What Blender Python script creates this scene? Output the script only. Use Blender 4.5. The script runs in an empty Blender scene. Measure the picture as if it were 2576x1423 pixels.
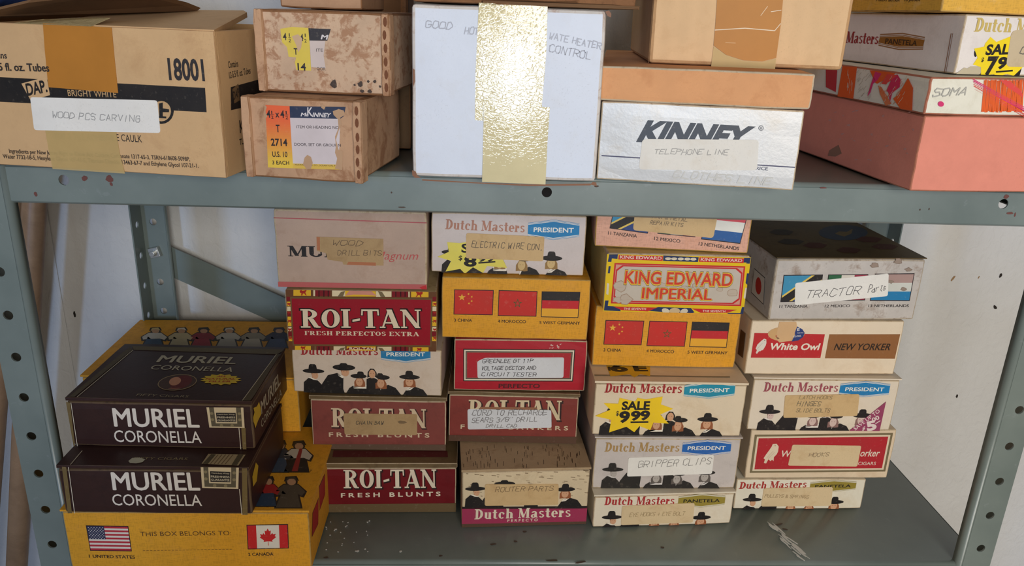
import bpy, bmesh, math, random
from mathutils import Vector, Matrix
from mathutils.geometry import tessellate_polygon
random.seed(7)
R = random.random
SC = bpy.context.scene
COL = SC.collection

# ------------------------------------------------------------------ camera
CAM = Vector((-0.05625, -0.61672, 0.50120))
YAW, PITCH, ROLL, FPX = 0.049358, 0.335427, 0.036142, 1957.59
W0, H0 = 2576.0, 1423.0
_f = Vector((math.sin(YAW)*math.cos(PITCH), math.cos(YAW)*math.cos(PITCH), -math.sin(PITCH)))
_r0 = Vector((math.cos(YAW), -math.sin(YAW), 0)); _u0 = _r0.cross(_f)
_r = _r0*math.cos(ROLL) + _u0*math.sin(ROLL); _u = _u0*math.cos(ROLL) - _r0*math.sin(ROLL)
cd = bpy.data.cameras.new('camera'); cam = bpy.data.objects.new('camera', cd); COL.objects.link(cam)
cd.sensor_width = 36.0; cd.lens = FPX/W0*36.0; cd.clip_start = 0.01
cam.matrix_world = Matrix(((_r.x, _u.x, -_f.x, CAM.x), (_r.y, _u.y, -_f.y, CAM.y), (_r.z, _u.z, -_f.z, CAM.z), (0, 0, 0, 1)))
SC.camera = cam

# ------------------------------------------------------------------ light
wd = bpy.data.worlds.new('room_ambience'); SC.world = wd; wd.use_nodes = True
bg = wd.node_tree.nodes['Background']; bg.inputs[0].default_value = (1.0, 0.89, 0.76, 1); bg.inputs[1].default_value = 0.185
def area(name, loc, target, sx, sy, power, col):
    l = bpy.data.lights.new(name, 'AREA'); l.shape = 'RECTANGLE'; l.size = sx; l.size_y = sy; l.energy = power; l.color = col
    o = bpy.data.objects.new(name, l); COL.objects.link(o); o.location = loc
    o.rotation_euler = (Vector(target)-Vector(loc)).to_track_quat('-Z', 'Y').to_euler(); return o
area('window_light', (0.32, -2.2, 0.62), (0.1, 0.1, 0.25), 0.8, 1.0, 42, (1.0, 0.94, 0.86))
area('doorway_light', (-1.35, -5.2, 1.10), (-0.1, 0.1, 0.2), 0.30, 0.60, 75, (0.36, 0.58, 1.0))
area('door_pane', (-0.048, -1.15, 0.368), (-0.04, 0.0, 0.37), 0.076, 0.168, 1.3, (0.82, 0.91, 1.0))
area('side_pane', (-0.117, -1.15, 0.376), (-0.1, 0.0, 0.376), 0.021, 0.175, .42, (0.82, 0.91, 1.0))
area('side_pane', (0.018, -1.15, 0.376), (0.0, 0.0, 0.376), 0.026, 0.175, .5, (0.82, 0.91, 1.0))
SC.view_settings.view_transform = 'Standard'; SC.view_settings.look = 'None'
SC.view_settings.exposure = -0.17; SC.view_settings.gamma = 1.0; SC.view_settings.use_curve_mapping = False

# ------------------------------------------------------------------ helpers
def lin(c):
    def f(v):
        v = v/255.0
        return v/12.92 if v <= 0.04045 else ((v+0.055)/1.055)**2.4
    return tuple(f(v) for v in c[:3])
def ray(px):
    return _f + _r*((px[0]-W0/2)/FPX) - _u*((px[1]-H0/2)/FPX)
def on_plane(px, P, n):
    d = ray(px); return CAM + d*(((P-CAM).dot(n))/d.dot(n))
def at_y(px, y): return on_plane(px, Vector((0, y, 0)), Vector((0, 1, 0)))
def at_z(px, z): return on_plane(px, Vector((0, 0, z)), Vector((0, 0, 1)))

def mesh_obj(name, verts, faces, mats, parent=None, inv=None, cols=None, smooth=False, midx=None):
    if inv is not None: verts = [inv @ Vector(v) for v in verts]
    me = bpy.data.meshes.new(name); me.from_pydata([tuple(v) for v in verts], [], faces); me.update()
    for m in (mats if isinstance(mats, (list, tuple)) else [mats]): me.materials.append(m)
    if cols:
        at = me.color_attributes.new('Col', 'FLOAT_COLOR', 'CORNER')
        k = 0
        for p, c in zip(me.polygons, cols):
            for _ in p.loop_indices: at.data[k].color = (*c, 1); k += 1
    if midx:
        for p, i in zip(me.polygons, midx): p.material_index = i
    if smooth:
        for p in me.polygons: p.use_smooth = True
    o = bpy.data.objects.new(name, me); COL.objects.link(o)
    if parent: o.parent = parent
    return o
def tag(o, label=None, cat=None, group=None, kind=None):
    if label: o['label'] = label
    if cat: o['category'] = cat
    if group: o['group'] = group
    if kind: o['kind'] = kind
    return o
def empty(name, loc, rz=0):
    o = bpy.data.objects.new(name, None); COL.objects.link(o); o.location = loc; o.rotation_euler = (0, 0, rz); o.empty_display_size = .02
    return o
def bevel(o, w=.001, seg=2, mat=-1):
    m = o.modifiers.new('bevel', 'BEVEL'); m.width = w; m.segments = seg; m.limit_method = 'ANGLE'; m.angle_limit = math.radians(40); m.material = mat
    return o

# ------------------------------------------------------------------ materials
def nmat(name):
    m = bpy.data.materials.new(name); m.use_nodes = True
    nt = m.node_tree; return m, nt, nt.nodes['Principled BSDF']
def node(nt, t, **kw):
    n = nt.nodes.new(t)
    for k, v in kw.items():
        if k.startswith('i_'):
            s = k[2:]; n.inputs[int(s) if s.isdigit() else s].default_value = v
        else: setattr(n, k, v)
    return n
def noise(nt, scale, detail=4, rough=.6, vec=None, dist=0):
    n = node(nt, 'ShaderNodeTexNoise'); n.inputs['Scale'].default_value = scale; n.inputs['Detail'].default_value = detail
    n.inputs['Roughness'].default_value = rough; n.inputs['Distortion'].default_value = dist
    if vec is not None: nt.links.new(vec, n.inputs['Vector'])
    return n.outputs['Fac']
def ramp(nt, fac, lo, hi):
    n = node(nt, 'ShaderNodeMapRange'); n.inputs[1].default_value = lo; n.inputs[2].default_value = hi; nt.links.new(fac, n.inputs[0]); return n.outputs[0]
def mix(nt, fac, a, b, mode='MIX'):
    n = node(nt, 'ShaderNodeMix', data_type='RGBA', blend_type=mode)
    for i, v in ((0, fac), (6, a), (7, b)):
        if hasattr(v, 'is_output'): nt.links.new(v, n.inputs[i])
        elif i == 0: n.inputs[0].default_value = v
        else: n.inputs[i].default_value = (*v, 1) if len(v) == 3 else v
    return n.outputs[2]
def mul(nt, a, b):
    n = node(nt, 'ShaderNodeMath', operation='MULTIPLY'); nt.links.new(a, n.inputs[0])
    if hasattr(b, 'is_output'): nt.links.new(b, n.inputs[1])
    else: n.inputs[1].default_value = b
    return n.outputs[0]
def bump(nt, bs, h, strength, dist=.001):
    n = node(nt, 'ShaderNodeBump'); n.inputs['Strength'].default_value = strength; n.inputs['Distance'].default_value = dist
    nt.links.new(h, n.inputs['Height']); nt.links.new(n.outputs[0], bs.inputs['Normal'])
_mc = {}
def carton(col, stain=None, samt=.0, mott=.10, rough=.7, weave=False, sscale=60, slo=.52, shi=.7, bstr=.12, streak=False):
    key = (col, stain, samt, mott, rough, weave, sscale, slo, streak)
    if key in _mc: return _mc[key]
    m, nt, bs = nmat('printed_card'); c = lin(col)
    tc = node(nt, 'ShaderNodeTexCoord').outputs['Object']
    n1 = noise(nt, 28, 5, .65, tc); n2 = noise(nt, 420, 3, .6, tc)
    dk = tuple(v*(1-2.2*mott) for v in c); lt = tuple(min(1, v*(1+mott)) for v in c)
    out = mix(nt, ramp(nt, n1, .3, .7), dk, lt)
    out = mix(nt, mul(nt, ramp(nt, n2, .35, .65), .5), out, tuple(v*(1-mott) for v in c))
    h = n2
    if weave:
        fs_ = []
        for sc in ((1, 1, 7), (7, 7, 1)):
            mp = node(nt, 'ShaderNodeMapping'); mp.inputs['Scale'].default_value = sc; nt.links.new(tc, mp.inputs[0]); fs_.append(noise(nt, 170, 2, .5, mp.outputs[0]))
        ad = node(nt, 'ShaderNodeMath', operation='ADD'); nt.links.new(fs_[0], ad.inputs[0]); nt.links.new(fs_[1], ad.inputs[1]); pr = ad.outputs[0]
        out = mix(nt, mul(nt, ramp(nt, pr, .98, 1.2), .55), out, tuple(v*.66 for v in c)); h = pr
    if streak:
        w1 = node(nt, 'ShaderNodeTexWave', wave_type='BANDS', bands_direction='X'); w1.inputs['Scale'].default_value = 22; w1.inputs['Distortion'].default_value = 1.5
        nt.links.new(tc, w1.inputs[0]); out = mix(nt, mul(nt, w1.outputs['Fac'], .16), out, tuple(v*.75 for v in c))
    if stain:
        n3 = noise(nt, sscale, 6, .7, tc, .4)
        out = mix(nt, mul(nt, ramp(nt, n3, slo, shi), samt), out, lin(stain))
    n5 = noise(nt, 900, 2, .5, tc); n6 = noise(nt, 14, 5, .7, tc)
    out = mix(nt, mul(nt, mul(nt, ramp(nt, n5, .62, .72), ramp(nt, n6, .4, .7)), .35), out, tuple(v*.45 for v in c))
    out = mix(nt, mul(nt, ramp(nt, n6, .5, .8), .22), out, tuple(v*q for v, q in zip(c, (.72, .66, .58))))
    nt.links.new(out, bs.inputs['Base Color']); bs.inputs['Roughness'].default_value = rough
    bs.inputs['Specular IOR Level'].default_value = .35
    bump(nt, bs, h, bstr, .0006); _mc[key] = m; return m
def ink_material(name, rough, wear):
    m, nt, bs = nmat(name); at = node(nt, 'ShaderNodeAttribute', attribute_name='Col')
    tc = node(nt, 'ShaderNodeTexCoord').outputs['Object']
    n = noise(nt, 260, 5, .7, tc); n2 = noise(nt, 40, 4, .6, tc)
    o = mix(nt, mul(nt, ramp(nt, n, .58, .75), wear), at.outputs['Color'], lin((200, 185, 165)))
    o = mix(nt, mul(nt, ramp(nt, n2, .35, .75), .14), o, (0.1, .07, .05))
    nt.links.new(o, bs.inputs['Base Color']); bs.inputs['Roughness'].default_value = rough; bs.inputs['Specular IOR Level'].default_value = .35
    return m
INK = ink_material('printing_ink', .55, .16)
INKG = ink_material('gloss_printing_ink', .28, .05)
def paper(col, stain=(170, 120, 70), samt=.35):
    return carton(col, stain, samt, .05, .75, sscale=45, slo=.5, shi=.8)
def plain(name, col, rough=.5, metal=0):
    m, nt, bs = nmat(name); bs.inputs['Base Color'].default_value = (*lin(col), 1); bs.inputs['Roughness'].default_value = rough; bs.inputs['Metallic'].default_value = metal; return m
def tape_mat(name, col, alpha, wr, rough=.4, spec=.15, crackle=0):
    m, nt, bs = nmat(name); tc = node(nt, 'ShaderNodeTexCoord').outputs['Object']
    mp = node(nt, 'ShaderNodeMapping'); mp.inputs['Scale'].default_value = (1, 1, 1.7); nt.links.new(tc, mp.inputs[0]); n = noise(nt, 150, 4, .6, mp.outputs[0], 1.0); n2 = noise(nt, 35, 4, .6, tc)
    o = mix(nt, ramp(nt, n2, .3, .7), tuple(v*.9 for v in lin(col)), lin(col))
    nt.links.new(o, bs.inputs['Base Color']); bs.inputs['Roughness'].default_value = rough; bs.inputs['Alpha'].default_value = alpha
    bs.inputs['Specular IOR Level'].default_value = spec
    if crackle:
        mp2 = node(nt, 'ShaderNodeMapping'); mp2.inputs['Scale'].default_value = (1, 1, 1.5); nt.links.new(tc, mp2.inputs[0])
        wp = node(nt, 'ShaderNodeTexNoise'); wp.inputs['Scale'].default_value = 120; nt.links.new(mp2.outputs[0], wp.inputs[0])
        va = node(nt, 'ShaderNodeVectorMath', operation='SCALE'); va.inputs['Scale'].default_value = .012; nt.links.new(wp.outputs['Color'], va.inputs[0])
        vb = node(nt, 'ShaderNodeVectorMath', operation='ADD'); nt.links.new(mp2.outputs[0], vb.inputs[0]); nt.links.new(va.outputs[0], vb.inputs[1])
        vo = node(nt, 'ShaderNodeTexVoronoi', feature='DISTANCE_TO_EDGE'); vo.inputs['Scale'].default_value = 230; nt.links.new(vb.outputs[0], vo.inputs['Vector'])
        e = ramp(nt, vo.outputs['Distance'], 0, .16)
        ad = node(nt, 'ShaderNodeMath', operation='MULTIPLY_ADD'); nt.links.new(e, ad.inputs[0]); ad.inputs[1].default_value = crackle; nt.links.new(n, ad.inputs[2]); n = ad.outputs[0]
    bump(nt, bs, n, wr, .0011); return m
def steel():
    m, nt, bs = nmat('grey_green_shelf_paint'); tc = node(nt, 'ShaderNodeTexCoord').outputs['Object']
    n1 = noise(nt, 9, 5, .6, tc); n2 = noise(nt, 55, 6, .75, tc, .5); n3 = noise(nt, 300, 3, .6, tc)
    o = mix(nt, ramp(nt, n1, .3, .7), lin((104, 115, 111)), lin((124, 134, 129)))
    o = mix(nt, mul(nt, ramp(nt, n2, .62, .66), .35), o, lin((136, 144, 142)))
    o = mix(nt, mul(nt, ramp(nt, n2, .28, .25), .7), o, lin((92, 74, 62)))
    nt.links.new(o, bs.inputs['Base Color']); bs.inputs['Roughness'].default_value = .30
    bump(nt, bs, n3, .05, .0005); return m
STEEL = steel()
def wall_mat():
    m, nt, bs = nmat('white_stucco'); tc = node(nt, 'ShaderNodeTexCoord').outputs['Object']
    mp = node(nt, 'ShaderNodeMapping'); mp.inputs['Scale'].default_value = (1, 1, .7); nt.links.new(tc, mp.inputs[0])
    n1 = noise(nt, 5, 4, .6, tc); n2 = noise(nt, 95, 4, .55, mp.outputs[0], .8)
    o = mix(nt, ramp(nt, n1, .3, .7), lin((202, 200, 196)), lin((213, 212, 209)))
    nt.links.new(o, bs.inputs['Base Color']); bs.inputs['Roughness'].default_value = .85
    bump(nt, bs, n2, .6, .003); return m
WALL = wall_mat()

# ------------------------------------------------------------------ setting
def slab(name, x0, x1, y0, y1, z0, z1, mat, parent=None, bev=0):
    v = [(x, y, z) for z in (z0, z1) for y in (y0, y1) for x in (x0, x1)]
    f = [(0, 2, 3, 1), (4, 5, 7, 6), (0, 1, 5, 4), (2, 6, 7, 3), (0, 4, 6, 2), (1, 3, 7, 5)]
    o = mesh_obj(name, v, f, mat, parent)
    if bev: bevel(o, bev)
    return o
WY = .326
wall = tag(slab('wall_back', -2.6, 2.6, WY, WY+.1, -.75, 2.0, WALL), kind='structure')
floor = tag(slab('floor', -2.6, 2.6, -6, WY, -.8, -.75, carton((150, 140, 125), None, 0, .1)), kind='structure')
tag(slab('added_shade_wall', -.55, .15, -1.26, -1.16, -.75, .47, WALL), kind='structure')  # low wall added out of view behind the camera to shade the left side
tr = slab('trim_1', -.583, -.578, WY-.0015, WY, -.75, 2.0, WALL, bev=.001); tag(tr, kind='structure')
DARK = plain('dark_hole', (40, 32, 26), .9)
def blob(name, c, rx, rz, ang, mat, n=11, dy=.0006, parent=None):
    v = []; ca, sa = math.cos(ang), math.sin(ang)
    for k in range(n):
        a = 2*math.pi*k/n; q = .75+.4*R(); x, z = rx*q*math.cos(a), rz*q*math.sin(a)
        v.append((c[0]+x*ca-z*sa, c[1]-dy, c[2]+x*sa+z*ca))
    b = [(p[0], c[1], p[2]) for p in v]
    f = [tuple(range(n))] + [(i, i+n, (i+1) % n+n, (i+1) % n) for i in range(n)]
    return mesh_obj(name, v+b, f, mat, parent)
NICKB = plain('brown_nick', (150, 120, 85), .9)
for px, rx, rz, an, mt in (((2397, 700), .0022, .007, -.5, NICKB), ((2462, 697), .001, .003, -.3, NICKB), ((2517, 692), .0024, .005, -.2, DARK), ((2503, 772), .003, .005, .6, DARK), ((2407, 996), .002, .004, 0, DARK), ((188, 790), .002, .006, 0, DARK)):
    blob('nail_hole', at_y(px, WY), rx*.7, rz*.7, an, mt, parent=wall)

# ------------------------------------------------------------------ shelving unit
unit = tag(empty('steel_shelving_unit', (0, .15, -.75)), 'grey green painted steel shelving unit with perforated corner posts', 'shelf')
UI = Matrix.Translation((0, -.15, .75))
PITCHZ = .0381
def holed_strip(axis, fixed, c0, half_lo, half_hi, z0, z1, hole_r, first):
    """flat strip with a row of round holes; axis 'x' lies in an xz plane, 'y' in a yz plane"""
    vs, fs = [], []
    def P(a, z): return (a, fixed, z) if axis == 'x' else (fixed, a, z)
    zc = first
    while zc-PITCHZ/2 > z0-.001: zc -= PITCHZ
    zc += PITCHZ; last = z0
    n = 16
    while zc+PITCHZ/2 < z1:
        b0, b1 = zc-PITCHZ/2, zc+PITCHZ/2
        if b0 > last+1e-6:
            k = len(vs); vs += [P(c0-half_lo, last), P(c0+half_hi, last), P(c0+half_hi, b0), P(c0-half_lo, b0)]; fs.append((k, k+1, k+2, k+3))
        last = b1; k = len(vs)
        for i in range(n):
            a = 2*math.pi*(i+.5)/n; ca, sa = math.cos(a), math.sin(a)
            vs.append(P(c0+hole_r*ca, zc+hole_r*sa))
            hx = half_hi if ca > 0 else half_lo
            s = min(hx/max(abs(ca), 1e-6), (PITCHZ/2)/max(abs(sa), 1e-6))
            vs.append(P(c0+s*ca, zc+s*sa))
        for i in range(n):
            j = (i+1) % n; fs.append((k+2*i, k+2*i+1, k+2*j+1, k+2*j))
        # corner fill
        for sx, sz in ((1, 1), (-1, 1), (-1, -1), (1, -1)):
            hx = half_hi if sx > 0 else half_lo
            vs.append(P(c0+sx*hx, zc+sz*PITCHZ/2)); ci = len(vs)-1
            ca = math.atan2(sz*PITCHZ/2, sx*hx) % (2*math.pi)
            i = int((ca/(2*math.pi)*n)-.5) % n; j = (i+1) % n
            fs.append((k+2*i+1, ci, k+2*j+1))
        zc += PITCHZ
    if z1 > last:
        k = len(vs); vs += [P(c0-half_lo, last), P(c0+half_hi, last), P(c0+half_hi, z1), P(c0-half_lo, z1)]; fs.append((k, k+1, k+2, k+3))
    return vs, fs
def solid(o, t, off=0):
    m = o.modifiers.new('thick', 'SOLIDIFY'); m.thickness = t; m.offset = off; return o
def post(sx, front):
    z0, z1 = -.75, .3745
    yA = .001 if front else .304
    p = tag(empty('corner_post', (sx*.444-0, yA-.15, 0)), None); p.parent = unit
    M = Matrix.Translation((-sx*.444, -yA, .75))
    lo, hi = (.014, .014)
    vs, fs = holed_strip('x', yA, sx*.444, lo, hi, z0, z1, .0042, .02)
    solid(mesh_obj('front_flange', vs, fs, STEEL, p, M), .0016)
    yc = .016 if front else .289
    vs, fs = holed_strip('y', sx*.4575, yc, .014, .014, z0, z1, .0042, .02)
    solid(mesh_obj('side_flange', vs, fs, STEEL, p, M), .0016)
    # rolled bead on the inner edge
    xi = sx*.430; d = 1 if front else -1; pr = []
    for k in range(7):
        a = math.pi/2*k/6; pr.append((xi-sx*.004*math.sin(a), yA+d*.004*(1-math.cos(a))))
    pr.append((xi-sx*.004, yA+d*.009))
    v = [(x, y, z) for z in (z0, z1) for x, y in pr]; n = len(pr)
    solid(mesh_obj('rolled_edge', v, [(i, i+1, i+1+n, i+n) for i in range(n-1)], STEEL, p, M, smooth=True), .0014)
    return p, M
posts = [post(sx, fr) for fr in (True, False) for sx in (-1, 1)]
def shelf(zt):
    p = empty('shelf_tray', (0, 0, zt+.75)); p.parent = unit
    M = Matrix.Translation((0, -.15, -zt))
    x0, x1, y0, y1 = -.4535, .4535, .0032, .3015
    # top sheet with rounded nose, lip with three holes, return fold
    pr = [(y1, 0)] + [(y0+.004-.004*math.sin(a), -.004+.004*math.cos(a)) for a in [math.pi/2*k/5 for k in range(6)]]
    v = [(x, y, zt+z) for x in (x0, x1) for y, z in pr]; n = len(pr)
    solid(mesh_obj('sheet', v, [(i, i+n, i+1+n, i+1) for i in range(n-1)], STEEL, p, M, smooth=True), .0012, 1)
    # front lip with holes
    zc = zt-.0134; vs, fs = [], []; last = x0; zl, zh = zt-.031, zt-.004
    for hx in (-.3825, 0, .3825):
        hw = .02; k = len(vs)
        vs += [(last, y0, zl), (hx-hw, y0, zl), (hx-hw, y0, zh), (last, y0, zh)]; fs.append((k, k+1, k+2, k+3)); k = len(vs)
        N = 16
        for i in range(N):
            a = 2*math.pi*(i+.5)/N; ca, sa = math.cos(a), math.sin(a)
            vs.append((hx+.0042*ca, y0, zc+.0042*sa)); hz = (zh-zc) if sa > 0 else (zc-zl)
            s = min(hw/max(abs(ca), 1e-6), hz/max(abs(sa), 1e-6)); vs.append((hx+s*ca, y0, zc+s*sa))
        for i in range(N):
            j = (i+1) % N; fs.append((k+2*i, k+2*i+1, k+2*j+1, k+2*j))
        for sx, sz in ((1, 1), (-1, 1), (-1, -1), (1, -1)):
            hz = (zh-zc) if sz > 0 else (zc-zl); vs.append((hx+sx*hw, y0, zc+sz*hz)); ci = len(vs)-1
            i = int((math.atan2(sz*hz, sx*hw) % (2*math.pi))/(2*math.pi)*N-.5) % N; fs.append((k+2*i+1, ci, k+2*((i+1) % N)+1))
        last = hx+hw
    k = len(vs); vs += [(last, y0, zl), (x1, y0, zl), (x1, y0, zh), (last, y0, zh)]; fs.append((k, k+1, k+2, k+3))
    lip = solid(mesh_obj('front_lip', vs, fs, STEEL, p, M), .0012)
    def fold(name, pts, ax):
        if ax == 'x': v = [(x, y, zt+z) for x in (x0, x1) for y, z in pts]
        else: v = [(x, y, zt+z) for y in (y0+.004, y1) for x, z in pts]
        n = len(pts); solid(mesh_obj(name, v, [(i, i+n, i+1+n, i+1) for i in range(n-1)], STEEL, p, M, smooth=False), .0012)
    fold('return_fold', [(y0, -.031), (y0+.002, -.0325), (y0+.016, -.0325)], 'x')
    fold('rear_lip', [(y1, 0), (y1, -.031), (y1-.014, -.031)], 'x')
    fold('side_lip', [(x0, 0), (x0, -.031), (x0+.012, -.031)], 'y')
    fold('side_lip', [(x1, 0), (x1, -.031), (x1-.012, -.031)], 'y')
    return p, M, lip
topshelf, TM, _ = shelf(.377)
botshelf, BM, _ = shelf(0.0)
# paint chips and scuffs that have a shape of their own
RUST = plain('rust_brown_chip', (105, 62, 55), .8); WHITEP = plain('white_scuff', (205, 205, 198), .8); DIRT = plain('dark_scrape', (78, 64, 54), .85)
for px, rx, rz, mt in (((213, 448), .0022, .0022, RUST), ((275, 449), .0030, .0034, RUST), ((280, 463), .0012, .0014, RUST), ((90, 488), .0014, .0022, RUST), ((2531, 494), .0022, .0018, RUST), ((2540, 536), .0035, .0013, RUST), ((2553, 540), .0008, .002, RUST), ((2070, 472), .003, .0008, RUST), ((1012, 521), .003, .0006, DIRT), ((2314, 527), .0006, .0008, DIRT), ((2337, 525), .0006, .001, DIRT), ((1500, 468), .002, .0008, DIRT), ((985, 484), .0006, .0008, DIRT)):
    o = blob('paint_chip', at_y(px, .0026), rx, rz, 0, mt, dy=.0003, parent=topshelf)
    o.data.transform(TM)
def flake(px, rx, ry, an, mt):
    c = at_z(px, 0.0006); n = 9; v = []; dz = .0003*R()
    for k in range(n):
        a = 2*math.pi*k/n; q = .7+.5*R(); x, y = rx*q*math.cos(a), ry*q*math.sin(a)
        v.append((c.x+x*math.cos(an)-y*math.sin(an), c.y+x*math.sin(an)+y*math.cos(an), .0004+dz))
    b = [(p[0], p[1], .0002) for p in v]
    mesh_obj('paint_scuff', v+b, [tuple(range(n))]+[(i, i+n, (i+1) % n+n, (i+1) % n) for i in range(n)], mt, botshelf, BM)
for i in range(26):
    t = R(); flake((1945+75*t+14*(R()-.5), 1325+72*t+16*(R()-.5)), .004+.006*R(), .0006+.0006*R(), -1.15+.25*(R()-.5), WHITEP)
for i in range(26): flake((820+110*R(), 1300+90*R()), .0005+.0005*R(), .0005+.0004*R(), R()*3, WHITEP)
for px in ((1008, 1386), (845, 1330), (900, 1385)): flake(px, .0016, .0012, R(), WHITEP)
for px, rx in (((1240, 1368), .003), ((1296, 1361), .002), ((820, 1402), .003), ((1390, 1409), .006), ((1460, 1413), .006), ((1108, 1397), .002), ((1960, 1318), .006), ((1900, 1275), .003), ((1975, 1330), .003), ((1666, 1376), .002), ((1320, 1336), .002)): flake(px, rx, .0012, R()*.8-.4, DIRT)
# back straps and bolt
def strap(p0, p1, w, y):
    p0, p1 = Vector(p0), Vector(p1); d = (p1-p0).normalized(); n = Vector((-d.y, d.x))*w/2
    v = [(q.x, yy, q.y) for yy in (y, y+.0022) for q in (p0+n, p1+n, p1-n, p0-n)]
    o = mesh_obj('back_brace', v, [(0, 1, 2, 3), (4, 7, 6, 5), (0, 4, 5, 1), (1, 5, 6, 2), (2, 6, 7, 3), (3, 7, 4, 0)], STEEL, unit, UI)
    return o
strap((-.44, .202), (.44, -.222), .036, .3072)
strap((.44, .202), (-.44, -.222), .036, .3098)
ZINC = plain('zinc', (190, 190, 185), .35, .8)
rp, rM = posts[2]
c = at_y((392, 632), .303)
def prism(name, c, r, y0, y1, n, a0, mat, parent, M):
    v = [(c.x+r*math.cos(a0+2*math.pi*k/n), y, c.z+r*math.sin(a0+2*math.pi*k/n)) for y in (y0, y1) for k in range(n)]
    o = mesh_obj(name, v, [tuple(range(n)), tuple(range(2*n-1, n-1, -1))]+[(i, i+n, (i+1) % n+n, (i+1) % n) for i in range(n)], mat, parent, M); return bevel(o, .0004)
prism('square_nut', c, .0085, .2965, .3028, 4, math.pi/4+.25, ZINC, rp, rM)
prism('bolt_end', c, .0033, .290, .2966, 14, 0, ZINC, rp, rM)

# ------------------------------------------------------------------ leaning poles
def pole(a, b, r, mat, label):
    a, b = Vector(a), Vector(b); d = (b-a); q = d.to_track_quat('Z', 'Y'); n = 20; L = d.length
    rings = [(0, r*.8), (.004, r), (L-.004, r), (L, r*.8)]
    v = [tuple(q @ Vector((rr*math.cos(2*math.pi*k/n), rr*math.sin(2*math.pi*k/n), z))) for z, rr in rings for k in range(n)]
    f = [(i*n+k, i*n+(k+1) % n, (i+1)*n+(k+1) % n, (i+1)*n+k) for i in range(3) for k in range(n)]+[tuple(range(n-1, -1, -1)), tuple(range(3*n, 4*n))]
    o = mesh_obj('wooden_pole', v, f, mat, smooth=True); o.location = a
    return tag(o, label, 'pole', 'poles leaning behind the shelf')
POLE = carton((158, 128, 100), (104, 80, 58), .5, .1, .4, sscale=18, slo=.45, shi=.7)
pole((-.765, .25, -.75), (-.503, .25, .50), .0125, POLE, 'brown wooden pole leaning against the wall, nearer the post')
pole((-.83, .262, -.75), (-.528, .262, .50), .0125, POLE, 'brown wooden pole leaning against the wall, further left')

# ------------------------------------------------------------------ lettering engine
_tc = {}
def bfont(s, bold):
    key = (s, bold)
    if key in _tc: return _tc[key]
    if 'M' in s and bold > .003:
        b = bpy_text(s, 0); x = min(v[0] for v in b[0]); vs, fs = [], []
        for dx, dy in ((-bold, 0), (0, bold*.5), (0, -bold*.5), (bold, 0)):
            k = len(vs); vs += [(p+dx, q+dy) for p, q in b[0]]; fs += [tuple(k+i for i in f) for f in b[1]]
    else: vs, fs = bpy_text(s, bold)
    x0 = min(v[0] for v in vs); x1 = max(v[0] for v in vs)
    _tc[key] = ([((x-x0)/(x1-x0), y/.729) for x, y in vs], fs); return _tc[key]
def bpy_text(s, bold):
    cu = bpy.data.curves.new('glyphs', 'FONT'); cu.body = s; cu.size = 1; cu.offset = bold; cu.resolution_u = 3
    ob = bpy.data.objects.new('glyphs', cu); me = bpy.data.meshes.new_from_object(ob)
    vs = [(v.co.x, v.co.y) for v in me.vertices]; fs = [tuple(p.vertices) for p in me.polygons]
    bpy.data.objects.remove(ob); bpy.data.curves.remove(cu); bpy.data.meshes.remove(me)
    return vs, fs
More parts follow.
